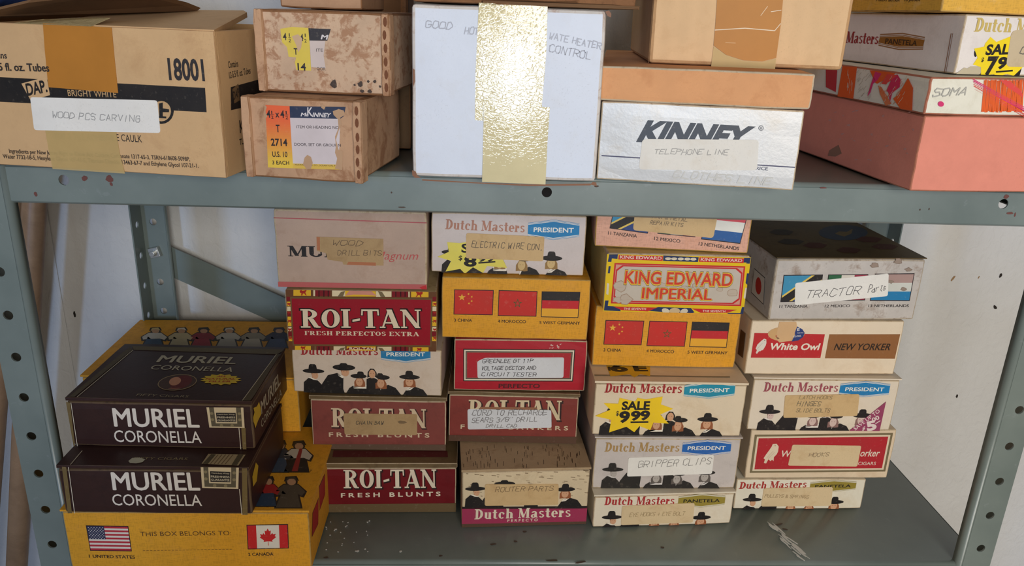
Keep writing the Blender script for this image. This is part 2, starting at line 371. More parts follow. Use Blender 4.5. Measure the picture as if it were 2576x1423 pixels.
# slab-serif capitals and lower case, cap height 1
SERIF = {
 'D': (.86, [('s', .22, 0, 1), ('f', .22, 0, .24), ('f', .22, 1, .24), ('o', .32, .5, .52, .5, .27, .09, -90, 90)]),
 'M': (1.16, [('t', .13, 0, 1), ('s', .95, 0, 1), ('f', .13, 0, .15), ('f', .1, 1, .15), ('f', .95, 0, .2), ('f', 1.0, 1, .18), ('l', .16, 1, .52, .06, .25), ('l', .52, .06, .88, 1, .09)]),
 'R': (.96, [('s', .22, 0, 1), ('f', .22, 0, .24), ('f', .22, 1, .24), ('o', .35, .74, .46, .26, .25, .08, -90, 90), ('h', .2, .4, .96, .08), ('h', .2, .4, .52, .08), ('l', .48, .5, .78, .02, .26), ('f', .84, 0, .12)]),
 'O': (.92, [('o', .46, .5, .46, .5, .27, .08, 0, 360)]),
 'I': (.46, [('s', .23, 0, 1), ('f', .23, 0, .23), ('f', .23, 1, .23)]),
 '-': (.44, [('l', .04, .38, .42, .46, .12)]),
 'T': (.86, [('s', .43, 0, 1), ('f', .43, 0, .24), ('h', 0, .86, .955, .09), ('l', .04, 1, .02, .68, .08), ('l', .82, 1, .84, .68, .08)]),
 'A': (.98, [('l', .46, 1, .12, 0, .09), ('l', .46, 1, .82, 0, .27), ('h', .22, .66, .28, .08), ('f', .12, 0, .14), ('f', .82, 0, .17)]),
 'N': (1.0, [('t', .15, 0, 1), ('t', .85, 0, 1), ('l', .14, 1, .84, 0, .26), ('f', .15, 0, .15), ('f', .1, 1, .12), ('f', .85, 1, .15)]),
 'F': (.76, [('s', .22, 0, 1), ('f', .22, 0, .24), ('h', 0, .72, .955, .09), ('h', .2, .55, .5, .08), ('l', .7, 1, .72, .7, .08)]),
 'E': (.8, [('s', .22, 0, 1), ('h', 0, .74, .955, .09), ('h', 0, .76, .045, .09), ('h', .2, .58, .5, .08), ('l', .72, 1, .73, .7, .08), ('l', .74, 0, .76, .3, .08)]),
 'S': (.76, [('o', .38, .73, .34, .27, .2, .09, 20, 270), ('o', .38, .27, .36, .27, .22, .09, -160, 90)]),
 'H': (1.0, [('s', .22, 0, 1), ('s', .78, 0, 1), ('h', .2, .8, .5, .08), ('f', .22, 0, .23), ('f', .22, 1, .23), ('f', .78, 0, .23), ('f', .78, 1, .23)]),
 'P': (.84, [('s', .22, 0, 1), ('f', .22, 0, .24), ('f', .22, 1, .24), ('o', .35, .72, .46, .28, .25, .08, -90, 90)]),
 'C': (.86, [('o', .46, .5, .46, .5, .27, .08, 40, 320), ('l', .82, 1, .82, .66, .08)]),
 'X': (.98, [('l', .15, 1, .82, 0, .26), ('l', .82, 1, .15, 0, .09), ('f', .15, 1, .15), ('f', .82, 0, .15), ('f', .82, 1, .13), ('f', .15, 0, .13)]),
 'U': (.96, [('s', .22, .3, 1), ('t', .8, .3, 1), ('f', .22, 1, .22), ('f', .8, 1, .15), ('o', .48, .3, .39, .3, .24, .09, 180, 360)]),
 'G': (.92, [('o', .46, .5, .46, .5, .27, .08, 40, 330), ('s', .78, .05, .45), ('h', .58, .92, .45, .08)]),
 'u': (.74, [('s', .18, .12, .66), ('s', .56, 0, .66), ('f', .14, .66, .12), ('f', .52, .66, .12), ('o', .33, .15, .22, .15, .12, .1, 180, 330), ('f', .62, 0, .1)]),
 't': (.5, [('s', .23, .08, .9), ('h', .0, .46, .62, .08), ('o', .34, .1, .2, .1, .1, .09, 180, 350)]),
 'c': (.64, [('o', .33, .33, .33, .34, .23, .08, 45, 315), ('o', .5, .5, .1, .1, .1, .1, 0, 360)]),
 'h': (.76, [('s', .18, 0, 1), ('f', .18, 0, .18), ('f', .13, 1, .13), ('o', .37, .46, .31, .2, .23, .1, 0, 180), ('s', .57, 0, .46), ('f', .58, 0, .18)]),
 'a': (.7, [('o', .26, .18, .26, .19, .2, .08, 0, 360), ('s', .49, .05, .5), ('o', .33, .48, .28, .19, .2, .09, 0, 170), ('f', .62, .02, .08)]),
 's': (.56, [('o', .28, .5, .25, .17, .15, .09, 20, 270), ('o', .28, .18, .27, .18, .17, .09, -160, 90)]),
 'e': (.64, [('o', .33, .33, .33, .34, .23, .08, 0, 310), ('h', .15, .62, .34, .08)]),
 'r': (.56, [('s', .18, 0, .66), ('f', .18, 0, .18), ('f', .13, .66, .12), ('o', .4, .5, .12, .12, .12, .12, 0, 360), ('l', .24, .48, .42, .62, .1)]),
}
def serif(s, grow=0.0, slant=0.0, gap=.06, stem=.25):
    vs, fs = [], []; x = 0.0
    def quad(p):
        k = len(vs); vs.extend(p); fs.append((k, k+1, k+2, k+3))
    for ch in s:
        if ch == ' ': x += .42; continue
        w, prims = SERIF[ch]; g = grow
        for p in prims:
            if p[0] in 'st':
                t = (stem if p[0] == 's' else .09)/2+g; quad([(x+p[1]-t, p[2]-g), (x+p[1]+t, p[2]-g), (x+p[1]+t, p[3]+g), (x+p[1]-t, p[3]+g)])
            elif p[0] == 'f':
                y0, y1 = (p[2]-.075, p[2]) if p[2] > .3 else (p[2], p[2]+.075)
                quad([(x+p[1]-p[3]-g, y0-g), (x+p[1]+p[3]+g, y0-g), (x+p[1]+p[3]+g, y1+g), (x+p[1]-p[3]-g, y1+g)])
            elif p[0] == 'h':
                quad([(x+p[1]-g, p[3]-p[4]/2-g), (x+p[2]+g, p[3]-p[4]/2-g), (x+p[2]+g, p[3]+p[4]/2+g), (x+p[1]-g, p[3]+p[4]/2+g)])
            elif p[0] == 'l':
                t = p[5]/2+g
                dy = p[4]-p[2]
                e = g if dy < 0 else -g
                if abs(dy) > .25: quad([(x+p[1]-t, p[2]+e), (x+p[1]+t, p[2]+e), (x+p[3]+t, p[4]-e), (x+p[3]-t, p[4]-e)])
                else: quad([(x+p[1]-g, p[2]-t), (x+p[3]+g, p[4]-t), (x+p[3]+g, p[4]+t), (x+p[1]-g, p[2]+t)])
            else:
                _, cx, cy, rx, ry, tx, ty, a0, a1 = p; n = max(4, int(abs(a1-a0)/18)); k = len(vs)
                for i in range(n+1):
                    a = math.radians(a0+(a1-a0)*i/n); ca, sa = math.cos(a), math.sin(a)
                    vs.append((x+cx+(rx+g)*ca, cy+(ry+g)*sa)); vs.append((x+cx+max(0, rx-tx-g)*ca, cy+max(0, ry-ty-g)*sa))
                for i in range(n): fs.append((k+2*i, k+2*i+2, k+2*i+3, k+2*i+1))
        x += w+gap
    W = x-gap
    return [((a+slant*b)/W, b) for a, b in vs], fs
STROKE = {'A': '002640|1232', 'B': '00063645443303|3342413000', 'C': '4536160501103041', 'D': '00062644422000', 'E': '46060040|0333', 'F': '460600|0333', 'G': '45361605011030414323',
 'H': '0006|4046|0343', 'I': '2026', 'J': '4641301001', 'K': '0006|460340', 'L': '060040', 'M': '0006234640', 'N': '00064046', 'O': '100105163645413010', 'P': '00063645443303',
 'Q': '100105163645413010|2240', 'R': '00063645443303|2340', 'S': '453616050413334241301001', 'T': '0646|2620', 'U': '060110304146', 'V': '062046', 'W': '0610233046', 'X': '0046|0640', 'Y': '062346|2320', 'Z': '06460040',
 '1': '152620', '3': '05163645443323|334241301001', '8': '13040516364544331302011030414233', '/': '0046', '&': '4005162524020110203143', '+': '2125|0343', '.': '2021', '"': '1516|3536', 'c': '3323120110203041',
 'a': '33230201103033|3340', 'r': '0003|02132333', 't': '25213040|1434', 's': '3313022231201001'}
def handwriting(s, pen, jit=.55, slant=.22):
    """pen strokes as ribbons; pen in units of letter height"""
    vs, fs = [], []; x = 0.0; total = sum(3.2 if c == ' ' else 5.4 for c in s)-1.4
    for ch in s:
        if ch == ' ': x += 3.2; continue
        dy = (R()-.5)*.7
        for st in STROKE[ch].split('|'):
            pts = [(x+int(st[i])+jit*(R()-.5)*1.6, int(st[i+1])+dy+jit*(R()-.5)*1.6) for i in range(0, len(st), 2)]
            P = [((a+slant*b)/total, b/6.0) for a, b in pts]
            for (a, b), (c2, d2) in zip(P[:-1], P[1:]):
                k = len(vs); vs.extend([(a, b), (c2, d2)]); fs.append((k, k+1))
        x += 5.4
    return vs, fs

# ------------------------------------------------------------------ boxes and their printing
class Face:
    def __init__(s, O, eu, ev, w, h): s.O, s.eu, s.ev, s.w, s.h = Vector(O), Vector(eu).normalized(), Vector(ev).normalized(), w, h; s.n = s.eu.cross(s.ev)
    def px(s, p):
        P = on_plane(p, s.O, s.n); d = P-s.O; return (d.dot(s.eu), d.dot(s.ev))
    def world(s, uv, off): return s.O+s.eu*uv[0]+s.ev*uv[1]+s.n*off
    def toscreen(s, uv):
        d = s.world(uv, 0)-CAM; z = d.dot(_f); return (W0/2+FPX*d.dot(_r)/z, H0/2-FPX*d.dot(_u)/z)
class Thing:
    """one carton: root empty at its base centre plus its parts"""
    def __init__(s, name, bl, z, yaw, w, h, D, mat, label, cat, group=None, edge=None, jit=.0004, bev=.0011, lid=0, lidmat=None, body='carton_body', over=.0008, make=True):
        s.w, s.h, s.D = w, h, D; a = math.radians(yaw); s.eu = Vector((math.cos(a), math.sin(a), 0)); s.ed = Vector((-math.sin(a), math.cos(a), 0)); s.ez = Vector((0, 0, 1))
        s.O = Vector((bl[0], bl[1], z)); base = s.O+s.eu*w/2+s.ed*D/2
        s.root = tag(empty(name, base, a), label, cat, group); s.inv = (Matrix.Translation(base) @ Matrix.Rotation(a, 4, 'Z')).inverted()
        s.faces = {'front': Face(s.O, s.eu, s.ez, w, h), 'top': Face(s.O+s.ez*h, s.eu, s.ed, w, D), 'right': Face(s.O+s.eu*w, s.ed, s.ez, D, h), 'left': Face(s.O+s.ed*D, -s.ed, s.ez, D, h)}
        s.edge = edge or carton((200, 180, 150), (130, 95, 60), .6, .12, .85, sscale=150)
        s.buf = {}; s.lab = []
        if make:
            if lid: s.hexa(body, 0, h-lid-.0003, mat, jit, bev); s.hexa('lid', h-lid, h, lidmat or mat, jit*.5, min(bev, lid*.35), over)
            else: s.hexa(body, 0, h, mat, jit, bev)
    def L(s, u, d, z): return s.O+s.eu*u+s.ed*d+s.ez*z
    def hexa(s, name, z0, z1, mat, jit, bev, over=0, u0=None, u1=None, d0=None, d1=None, parent=None):
        u0 = -over if u0 is None else u0; u1 = s.w+over if u1 is None else u1; d0 = -over if d0 is None else d0; d1 = s.D if d1 is None else d1
        bm = bmesh.new(); n = 6
        bmesh.ops.create_cube(bm, size=1); 
        bmesh.ops.subdivide_edges(bm, edges=bm.edges[:], cuts=n-1, use_grid_fill=True)
        for v in bm.verts:
            c = [v.co.x, v.co.y, v.co.z]; ext = [abs(abs(q)-.5) < 1e-4 for q in c]
            q = [u0+(c[0]+.5)*(u1-u0), d0+(c[1]+.5)*(d1-d0), z0+(c[2]+.5)*(z1-z0)]
            k = sum(ext)
            if k >= 2:
                for i in range(3):
                    if ext[i]: q[i] -= math.copysign(jit*(.3+1.2*R())*(1.6 if k == 3 else 1), c[i])
            P = s.inv @ s.L(*q); v.co = P
        me = bpy.data.meshes.new(name); bm.to_mesh(me); bm.free()
        me.materials.append(mat); me.materials.append(s.edge)
        o = bpy.data.objects.new(name, me); COL.objects.link(o); o.parent = parent or s.root
        bevel(o, bev, 2, 1); return o
    def art(s, face='front', crop=(0, 0, 1), off=.00010, lift=.00003): return Art(s, s.faces[face], crop, off, lift)
    def finish(s):
        for (name, parent, mat, _), (vs, fs, cs, lab) in s.buf.items():
            o = mesh_obj(name, vs, fs, mat, parent or s.root, s.inv, cs)
            if lab: o['label'] = lab
            if name in ('bark_marks', 'scuff', 'water_stain', 'mould_spot', 'brush_strokes', 'ornate_border', 'torn_patch', 'worn_corner', 'crease'): o['kind'] = 'stuff'
class Art:
    def __init__(s, T, face, crop, off, lift):
        s.T, s.F, s.c, s.off, s.lift = T, face, crop, off, lift; s.layer = 0; s.name = 'printed_panel'; s.mat = INK; s.parent = None; s.lab = None; s.ser = 0; s.bump()
        F = face; s.q = [F.toscreen(p) for p in ((0, F.h), (F.w, F.h), (F.w, 0), (0, 0))]
    def at(s, name, layer=None, mat=None, lab=None):
        if name != s.name or name == 'printed_flag' or name == 'lettering': s.bump()
        s.name = name; s.lab = lab
        if layer is not None: s.layer = layer
        if mat: s.mat = mat
        return s
    def bump(s): Art.count = getattr(Art, 'count', 0)+1; s.ser = Art.count
    def S(s, p): return (s.c[0]+p[0]/s.c[2], s.c[1]+p[1]/s.c[2])
    def add(s, uvs, faces, col):
        vs, fs, cs, _ = s.T.buf.setdefault((s.name, s.parent, s.mat, s.ser), ([], [], [], s.lab)); k = len(vs); o = s.off+s.layer*s.lift
        c = lin(col); m = len(faces)
        for i, f in enumerate(faces):
            k = len(vs); vs.extend(s.F.world(uvs[j], o+s.lift*.9*(i*37 % m)/m) for j in f); fs.append(tuple(range(k, k+len(f)))); cs.append(c)
    def poly_uv(s, uv, col, clip=True):
        if clip:
            for ax, lim, sg in ((1, .0004, 1), (1, s.F.h-.0004, -1), (0, .0004, 1), (0, s.F.w-.0004, -1)):
                out = []
                for i in range(len(uv)):
                    a, b = uv[i], uv[(i+1) % len(uv)]; ia = (a[ax]-lim)*sg >= 0; ib = (b[ax]-lim)*sg >= 0
                    if ia: out.append(a)
                    if ia != ib:
                        t = (lim-a[ax])/(b[ax]-a[ax]); out.append((a[0]+t*(b[0]-a[0]), a[1]+t*(b[1]-a[1])))
                uv = out
                if len(uv) < 3: return
        tris = tessellate_polygon([[Vector((a, b, 0)) for a, b in uv]])
        s.add(uv, tris, col)
    def poly(s, pts, col, clip=True): s.poly_uv([s.F.px(s.S(p)) for p in pts], col, clip); return s
    def line(s, a, b, t, col):
        dx, dy = b[0]-a[0], b[1]-a[1]; l = math.hypot(dx, dy); nx, ny = -dy/l*t/2, dx/l*t/2
        return s.poly([(a[0]+nx, a[1]+ny), (b[0]+nx, b[1]+ny), (b[0]-nx, b[1]-ny), (a[0]-nx, a[1]-ny)], col)
    def ell(s, cx, cy, rx, ry, col, rot=0, n=20, clip=True):
        ca, sa = math.cos(rot), math.sin(rot)
        return s.poly([(cx+rx*math.cos(t)*ca-ry*math.sin(t)*sa, cy+rx*math.cos(t)*sa+ry*math.sin(t)*ca) for t in [2*math.pi*i/n for i in range(n)]], col, clip)
    def up(s, p):
        # picture-space direction of the face's vertical at p
        u, v = s.F.px(p); a = s.F.toscreen((u, v)); b = s.F.toscreen((u, v+.004)); d = (b[0]-a[0], b[1]-a[1]); l = math.hypot(*d); return (d[0]/l, d[1]/l)
    def glyphs(s, vs, fs, p0, p1, h, col, rot=False, slant=0, grow_dx=(0, 0)):
        A, B = s.S(p0), s.S(p1); hh = h/s.c[2]
        if rot:
            dx, dy = B[0]-A[0], B[1]-A[1]; l = math.hypot(dx, dy); up = (dy/l, -dx/l)
        else: up = s.up(((A[0]+B[0])/2, (A[1]+B[1])/2))
        W = math.hypot(B[0]-A[0], B[1]-A[1])
        ox, oy = grow_dx[0]/s.c[2], grow_dx[1]/s.c[2]
        P = []
        for x, y in vs:
            xx = x+slant*y*hh/W
            P.append(s.F.px((A[0]+(B[0]-A[0])*xx+up[0]*hh*y+ox, A[1]+(B[1]-A[1])*xx+up[1]*hh*y+oy)))
        s.add(P, fs, col); return s
    def text(s, t, p0, p1, h, col, bold=.0, rot=False, slant=0, shift=(0, 0)):
        if s.name == 'lettering': s.bump()
        vs, fs = bfont(t, bold); return s.glyphs(vs, fs, p0, p1, h, col, rot, slant, shift)
    def serif(s, t, p0, p1, h, col, grow=0, slant=0, shift=(0, 0), gap=.06, stem=.25):
        if s.name == 'lettering': s.bump()
        vs, fs = serif(t, grow, 0, gap, stem); return s.glyphs(vs, fs, p0, p1, h, col, False, slant, shift)
    def hand(s, t, p0, p1, h, col=(95, 90, 88), pen=.00055):
        s.bump(); vs, fs = handwriting(t, 0); A, B = s.S(p0), s.S(p1); hh = h/s.c[2]; up = s.up(A); P = []; Q = []
        for x, y in vs: P.append(s.F.px((A[0]+(B[0]-A[0])*x+up[0]*hh*y, A[1]+(B[1]-A[1])*x+up[1]*hh*y)))
        out, of = [], []
        for a, b in fs:
            (x0, y0), (x1, y1) = P[a], P[b]; dx, dy = x1-x0, y1-y0; l = math.hypot(dx, dy) or 1e-9; nx, ny = -dy/l*pen/2, dx/l*pen/2; ex, ey = dx/l*pen*.35, dy/l*pen*.35
            k = len(out); out += [(x0+nx-ex, y0+ny-ey), (x0-nx-ex, y0-ny-ey), (x1-nx+ex, y1-ny+ey), (x1+nx+ex, y1+ny+ey)]; of.append((k, k+1, k+2, k+3))
        s.add(out, of, col); return s
    def label(s, pts, mat, lines, lab=None, rc=.0022, layer=6, col=(95, 90, 88), pen=.00055, name='paper_label'):
        """a stuck-on paper slip with its pencil writing"""
        uv = [s.F.px(s.S(p)) for p in pts]
        if rc:
            out = []
            for i in range(len(uv)):
                p, a, b = Vector(uv[i]), Vector(uv[i-1]), Vector(uv[(i+1) % len(uv)]); da, db = (a-p).normalized(), (b-p).normalized()
                for t in (0, .25, .5, .75, 1): out.append(tuple(p+da*rc*(1-t)**2+db*rc*t**2))
            uv = out
        o0 = s.off+layer*s.lift; n = len(uv)
        vs = [s.F.world(q, o0+.00014) for q in uv]+[s.F.world(q, s.off-.0002) for q in uv]
        tris = tessellate_polygon([[Vector((a, b, 0)) for a, b in uv]])
        fs = [tuple(t) for t in tris]+[(i, i+n, (i+1) % n+n, (i+1) % n) for i in range(n)]
        o = mesh_obj(name, vs, fs, mat, s.T.root, s.T.inv)
        if lab: o['label'] = lab
        sub = Art(s.T, s.F, s.c, o0+.00018, s.lift); sub.parent = o; sub.at('handwriting')
        for l in lines:
            sub.hand(l[0], l[1], l[2], l[3], l[4] if len(l) > 4 else col, l[5] if len(l) > 5 else pen)
        return sub

CREAM = (228, 214, 190); BLK = (24, 21, 20); RED = (178, 28, 38)
# --- hatted gentlemen printed along the foot of the cream boxes (generic figures)
MEN = [((305, 252, 88, 27, 60, 58, 300), (317, 280, 25, 34), None, [(215, 460), (222, 345), (262, 305), (330, 320), (370, 365), (420, 460)], [(258, 300), (275, 295), (348, 326), (300, 320)]),
       ((552, 215, 92, 36, 62, 42, 550), (562, 244, 31, 38), None, [(330, 460), (372, 350), (420, 275), (500, 252), (545, 295), (540, 395), (558, 460)], [(496, 250), (545, 283), (542, 302), (505, 278)]),
       (None, (778, 252, 27, 38), 'cap', [(725, 460), (732, 300), (760, 285), (800, 290), (835, 310), (850, 460)], [(752, 288), (782, 290), (770, 302)]),
       ((668, 285, 66, 27, 50, 42, 684), (673, 327, 28, 38), 'long', [(548, 460), (590, 385), (622, 362), (730, 380), (750, 460)], [(622, 352), (730, 352), (728, 386), (624, 388)]),
       ((865, 290, 55, 28, 46, 38, 842), (846, 334, 29, 42), 'long', [(818, 460), (850, 380), (905, 345), (965, 370), (1030, 460)], [(836, 372), (858, 368), (846, 418), (829, 416)]),
       ((1080, 280, 84, 29, 58, 54, 1078), (1078, 312, 31, 42), 'long', [(1010, 460), (1050, 390), (1110, 350), (1190, 380), (1245, 460)], [(1048, 392), (1080, 352), (1126, 352), (1085, 388)])]
MEN_TONES = {'colour': ((208, 158, 122), (150, 88, 52), (236, 226, 208), (22, 18, 18)), 'grey': ((176, 168, 160), (96, 88, 82), (214, 208, 202), (34, 32, 30)), 'sepia': ((206, 176, 120), (150, 116, 66), (232, 224, 208), (26, 22, 20)), 'mauve': ((214, 186, 176), (140, 104, 98), (234, 224, 214), (28, 22, 24))}
def men(art, tone='colour', sx=1.0, dx=0.0, dy=0.0, which=range(6), k=None, layer=2, hatdark=True):
    """fractions of the face width, measured from the face's lower left corner"""
    skin, hair, coll, blk = MEN_TONES[tone]; F = art.F; w = F.w
    K = 1.0/1205.0
    def m(p): return ((((p[0]-135)*K)*sx+dx)*w, (((440-p[1])*K)*sx+dy)*w)
    def P(pts, c): art.poly_uv([m(p) for p in pts], c)
    def E(cx, cy, rx, ry, c, n=14): P([(cx+rx*math.cos(2*math.pi*i/n), cy+ry*math.sin(2*math.pi*i/n)) for i in range(n)], c)
    art.at('portrait_group', layer)
    for idx in which:
        hat, fc, hs, body, col = MEN[idx]; art.layer = layer+.05*idx
        P(body, blk); P(col, coll); art.layer += .3
        x, y, rx, ry = fc
        if hs == 'long':
            P([(x-rx*.6, y-ry), (x+rx*.9, y-ry), (x+rx*1.6, y), (x+rx*1.7, y+ry*1.1), (x+rx*.8, y+ry*1.2), (x-rx*.7, y+ry*1.1), (x-rx*1.5, y+ry*1.2), (x-rx*1.5, y)], hair)
        elif hs == 'cap': P([(x-rx*1.5, y+ry*.9), (x-rx*1.3, y-ry*.4), (x-rx*.5, y-ry*1.25), (x+rx*.6, y-ry*1.2), (x+rx*1.35, y-ry*.3), (x+rx*1.6, y+ry), (x+rx*.7, y+ry*.6), (x-rx*.6, y+ry*.7)], blk)
        else: P([(x-rx*1.2, y-ry*.6), (x+rx*.3, y-ry*.9), (x+rx*.2, y+ry*.4), (x-rx*.9, y+ry*.7)], hair)
        art.layer += .3; E(x, y, rx, ry, skin); art.layer += .3
        for ex in (-.38, .38): E(x+rx*ex, y-ry*.1, rx*.14, ry*.07, hair, 8)
        P([(x-rx*.06, y), (x+rx*.16, y+ry*.28), (x-rx*.12, y+ry*.28)], tuple(int(v*.82) for v in skin)); P([(x-rx*.3, y+ry*.5), (x+rx*.3, y+ry*.5), (x, y+ry*.6)], hair)
        if hat:
            hx, hy, hrx, hry, cw, chh, cx = hat; chh *= 1.22; art.layer += .3
            E(hx, hy-hry*.35, hrx, hry*.75, blk, 18)
            P([(cx-cw*.62, hy-hry*.3), (cx-cw*.48, hy-chh*.85), (cx-cw*.3, hy-chh), (cx+cw*.3, hy-chh), (cx+cw*.48, hy-chh*.85), (cx+cw*.62, hy-hry*.3)], blk)
def hexbadge(a, L, Rr, hh, col, word, tcol=(236, 232, 222), tw=.78, bold=.02):
    """six-sided name badge between the mid points of its two short sides"""
    def hx(s, c, lay):
        a.at('name_badge', lay)
        u = a.up(a.S(L)); mx, my = (L[0]+Rr[0])/2, (L[1]+Rr[1])/2
        a.poly([(L[0]+u[0]*hh*s, L[1]+u[1]*hh*s), (mx+u[0]*hh*(s+.72), my+u[1]*hh*(s+.72)), (Rr[0]+u[0]*hh*s, Rr[1]+u[1]*hh*s), (Rr[0]-u[0]*hh*s, Rr[1]-u[1]*hh*s), (mx-u[0]*hh*(s+.72), my-u[1]*hh*(s+.72)), (L[0]-u[0]*hh*s, L[1]-u[1]*hh*s)], c)
    paperc = (232, 226, 214)
    hx(1.32, col, 1); hx(1.24, paperc, 2); hx(1.13, col, 3); hx(1.04, paperc, 4); hx(.92, col, 5)
    dx, dy = Rr[0]-L[0], Rr[1]-L[1]; t0 = (1-tw)/2
    u = a.up(a.S(L)); th = hh*.95
    b0 = (L[0]+dx*t0-u[0]*th*.5, L[1]+dy*t0-u[1]*th*.5); b1 = (L[0]+dx*(1-t0)-u[0]*th*.5, L[1]+dy*(1-t0)-u[1]*th*.5)
    a.at('lettering', 6); a.text(word, b0, b1, th, tcol, bold)
def dm(a, p0, p1, h, col, L, Rr, hh, hcol, word='PRESIDENT', tcol=(236, 232, 222)):
    a.at('lettering', 1); a.serif('Dutch Masters', p0, p1, h, col, gap=.06, stem=.23, slant=.06)
    hexbadge(a, L, Rr, hh, hcol, word, tcol)
def burst(a, pts, col=(240, 205, 30), layer=7): a.at('price_burst', layer); a.poly(pts, col)
def lerpq(q, u, v):
    a = [q[0][i]+(q[1][i]-q[0][i])*u for i in (0, 1)]; b = [q[3][i]+(q[2][i]-q[3][i])*u for i in (0, 1)]; return (a[0]+(b[0]-a[0])*v, a[1]+(b[1]-a[1])*v)
def sub(q, u0, v0, u1, v1): return [lerpq(q, u0, v0), lerpq(q, u1, v0), lerpq(q, u1, v1), lerpq(q, u0, v1)]
def star(q, u, v, r, asp, col, a, rot=0, inner=.4):
    pts = []
    for i in range(10):
        rr = r*(1 if i % 2 == 0 else inner); t = rot+math.pi*i/5; pts.append(lerpq(q, u+rr*math.sin(t), v-rr*asp*math.cos(t)))
    a.poly(pts, col)
def flag(a, q, kind):
    a.at('printed_flag', 1); a.poly(q, (30, 22, 30)); q = sub(q, .018, .028, .982, .972); a.layer = 2; asp = 1.55
    if kind == 'china':
        a.poly(q, (196, 44, 34)); a.layer = 3
        star(q, .19, .3, .1, asp, (232, 178, 60), a)
        for u, v in ((.36, .15), (.45, .27), (.45, .45), (.38, .55)): star(q, u, v, .034, asp, (232, 178, 60), a, .4)
    elif kind == 'morocco':
        a.poly(q, (200, 42, 34)); a.layer = 3; star(q, .5, .5, .13, asp, (74, 84, 44), a); a.layer = 4; star(q, .5, .5, .082, asp, (200, 42, 34), a); 
    elif kind == 'germany':
        for i, c in enumerate(((34, 30, 32), (196, 32, 40), (232, 168, 44))): a.poly(sub(q, 0, i/3, 1, (i+1)/3), c)
    elif kind == 'netherlands':
        for i, c in enumerate(((206, 72, 84), (226, 222, 210), (30, 88, 150))): a.poly(sub(q, 0, i/3, 1, (i+1)/3), c)
    elif kind == 'netherlands_faded':
        for i, c in enumerate(((170, 140, 132), (206, 206, 196), (28, 122, 172))): a.poly(sub(q, 0, i/3, 1, (i+1)/3), c)
    elif kind.startswith('tanzania'):
        a.poly(q, (58, 140, 176)); a.layer = 3; a.poly([lerpq(q, *t) for t in ((0, .78), (.72, 0), (1, 0), (1, .25), (.28, 1), (0, 1))], (222, 190, 90) if 'n' in kind else BLK)
        a.layer = 4; a.poly([lerpq(q, *t) for t in ((0, .86), (.8, 0), (1, 0), (1, .16), (.2, 1), (0, 1))], (28, 26, 28)); a.layer = 3; a.poly([lerpq(q, *t) for t in ((.28, 1), (1, .25), (1, 1))], (36, 62, 120))
    elif kind == 'mexico':
        for i, c in enumerate(((40, 96, 62), (214, 206, 192), (150, 44, 66))): a.poly(sub(q, i/3, 0, (i+1)/3, 1), c)
        a.layer = 3; a.poly(sub(q, .42, .3, .58, .7), (120, 96, 60))
    elif kind == 'canada':
        a.poly(q, (226, 216, 200)); a.layer = 3; a.poly(sub(q, 0, 0, .22, 1), (200, 34, 36)); a.poly(sub(q, .79, 0, 1, 1), (200, 34, 36))
        leaf = [(0, -.36), (.05, -.24), (.11, -.27), (.09, -.08), (.16, -.16), (.18, -.1), (.28, -.12), (.24, -.02), (.29, .02), (.14, .16), (.16, .22), (.01, .2), (.012, .38), (-.012, .38), (-.01, .2), (-.16, .22), (-.14, .16), (-.29, .02), (-.24, -.02), (-.28, -.12), (-.18, -.1), (-.16, -.16), (-.09, -.08), (-.11, -.27), (-.05, -.24)]
        a.poly([lerpq(q, .505+x*.72, .5+y) for x, y in leaf], (200, 34, 36))
    elif kind == 'usa':
        for i in range(13): a.poly(sub(q, 0, i/13, 1, (i+1)/13), (186, 44, 56) if i % 2 == 0 else (228, 216, 200))
        a.layer = 3; a.poly(sub(q, 0, 0, .42, .54), (38, 42, 76)); a.layer = 4
        for r_ in range(9):
            for c_ in range(6 if r_ % 2 == 0 else 5):
                u = .035+.07*c_+(0 if r_ % 2 == 0 else .035); v = .03+.056*(r_+.5)-.0
                a.poly([lerpq(q, u+.015*math.cos(t), v+.022*math.sin(t)) for t in (0, 1.57, 3.14, 4.71)], (226, 220, 208))
    elif kind == 'japan':
        a.poly(q, (214, 206, 196)); a.layer = 3; a.poly([lerpq(q, .5+.26*math.cos(t*.4), .5+.34*math.sin(t*.4)) for t in range(16)], (190, 40, 40))
    elif kind == 'red': a.poly(q, (170, 34, 30))

TAN = paper((206, 174, 126), (150, 104, 56), .5); TANL = paper((214, 190, 150), (170, 124, 70), .5); WHT = paper((232, 228, 220), (200, 190, 175), .2); BLW = paper((214, 216, 220), (180, 176, 172), .25); OLDT = paper((176, 146, 104), (120, 84, 48), .5); BUFF = paper((198, 178, 144), (130, 96, 56), .55)
K1, K2, K3, K4, K5 = (0, 0, 2.737), (600, 0, 2.737), (1000, 0, 2.736), (1480, 0, 2.541), (1980, 0, 2.540)
K6, K7, K8, K9, K10 = (660, 510, 3.648), (1060, 520, 2.965), (1460, 530, 3.308), (1840, 530, 3.310), (140, 780, 3.745)
K11, K12, K13, K14, K15, K16 = (130, 1080, 3.628), (700, 860, 3.233), (1100, 840, 2.790), (1460, 900, 3.161), (1830, 920, 3.558), (2130, 0, 4.744)
G = 'cigar boxes stacked on the lower shelf'
def depth(y, want=.205): return min(want, .300-y)
YEL = carton((226, 160, 40), (200, 140, 70), .25, .06, .6, weave=True)
PINKY = carton((222, 168, 142), (196, 132, 90), .3, .06, .65, weave=True)
WORNY = carton((190, 150, 80), (120, 90, 50), .6, .1, .85, sscale=150)
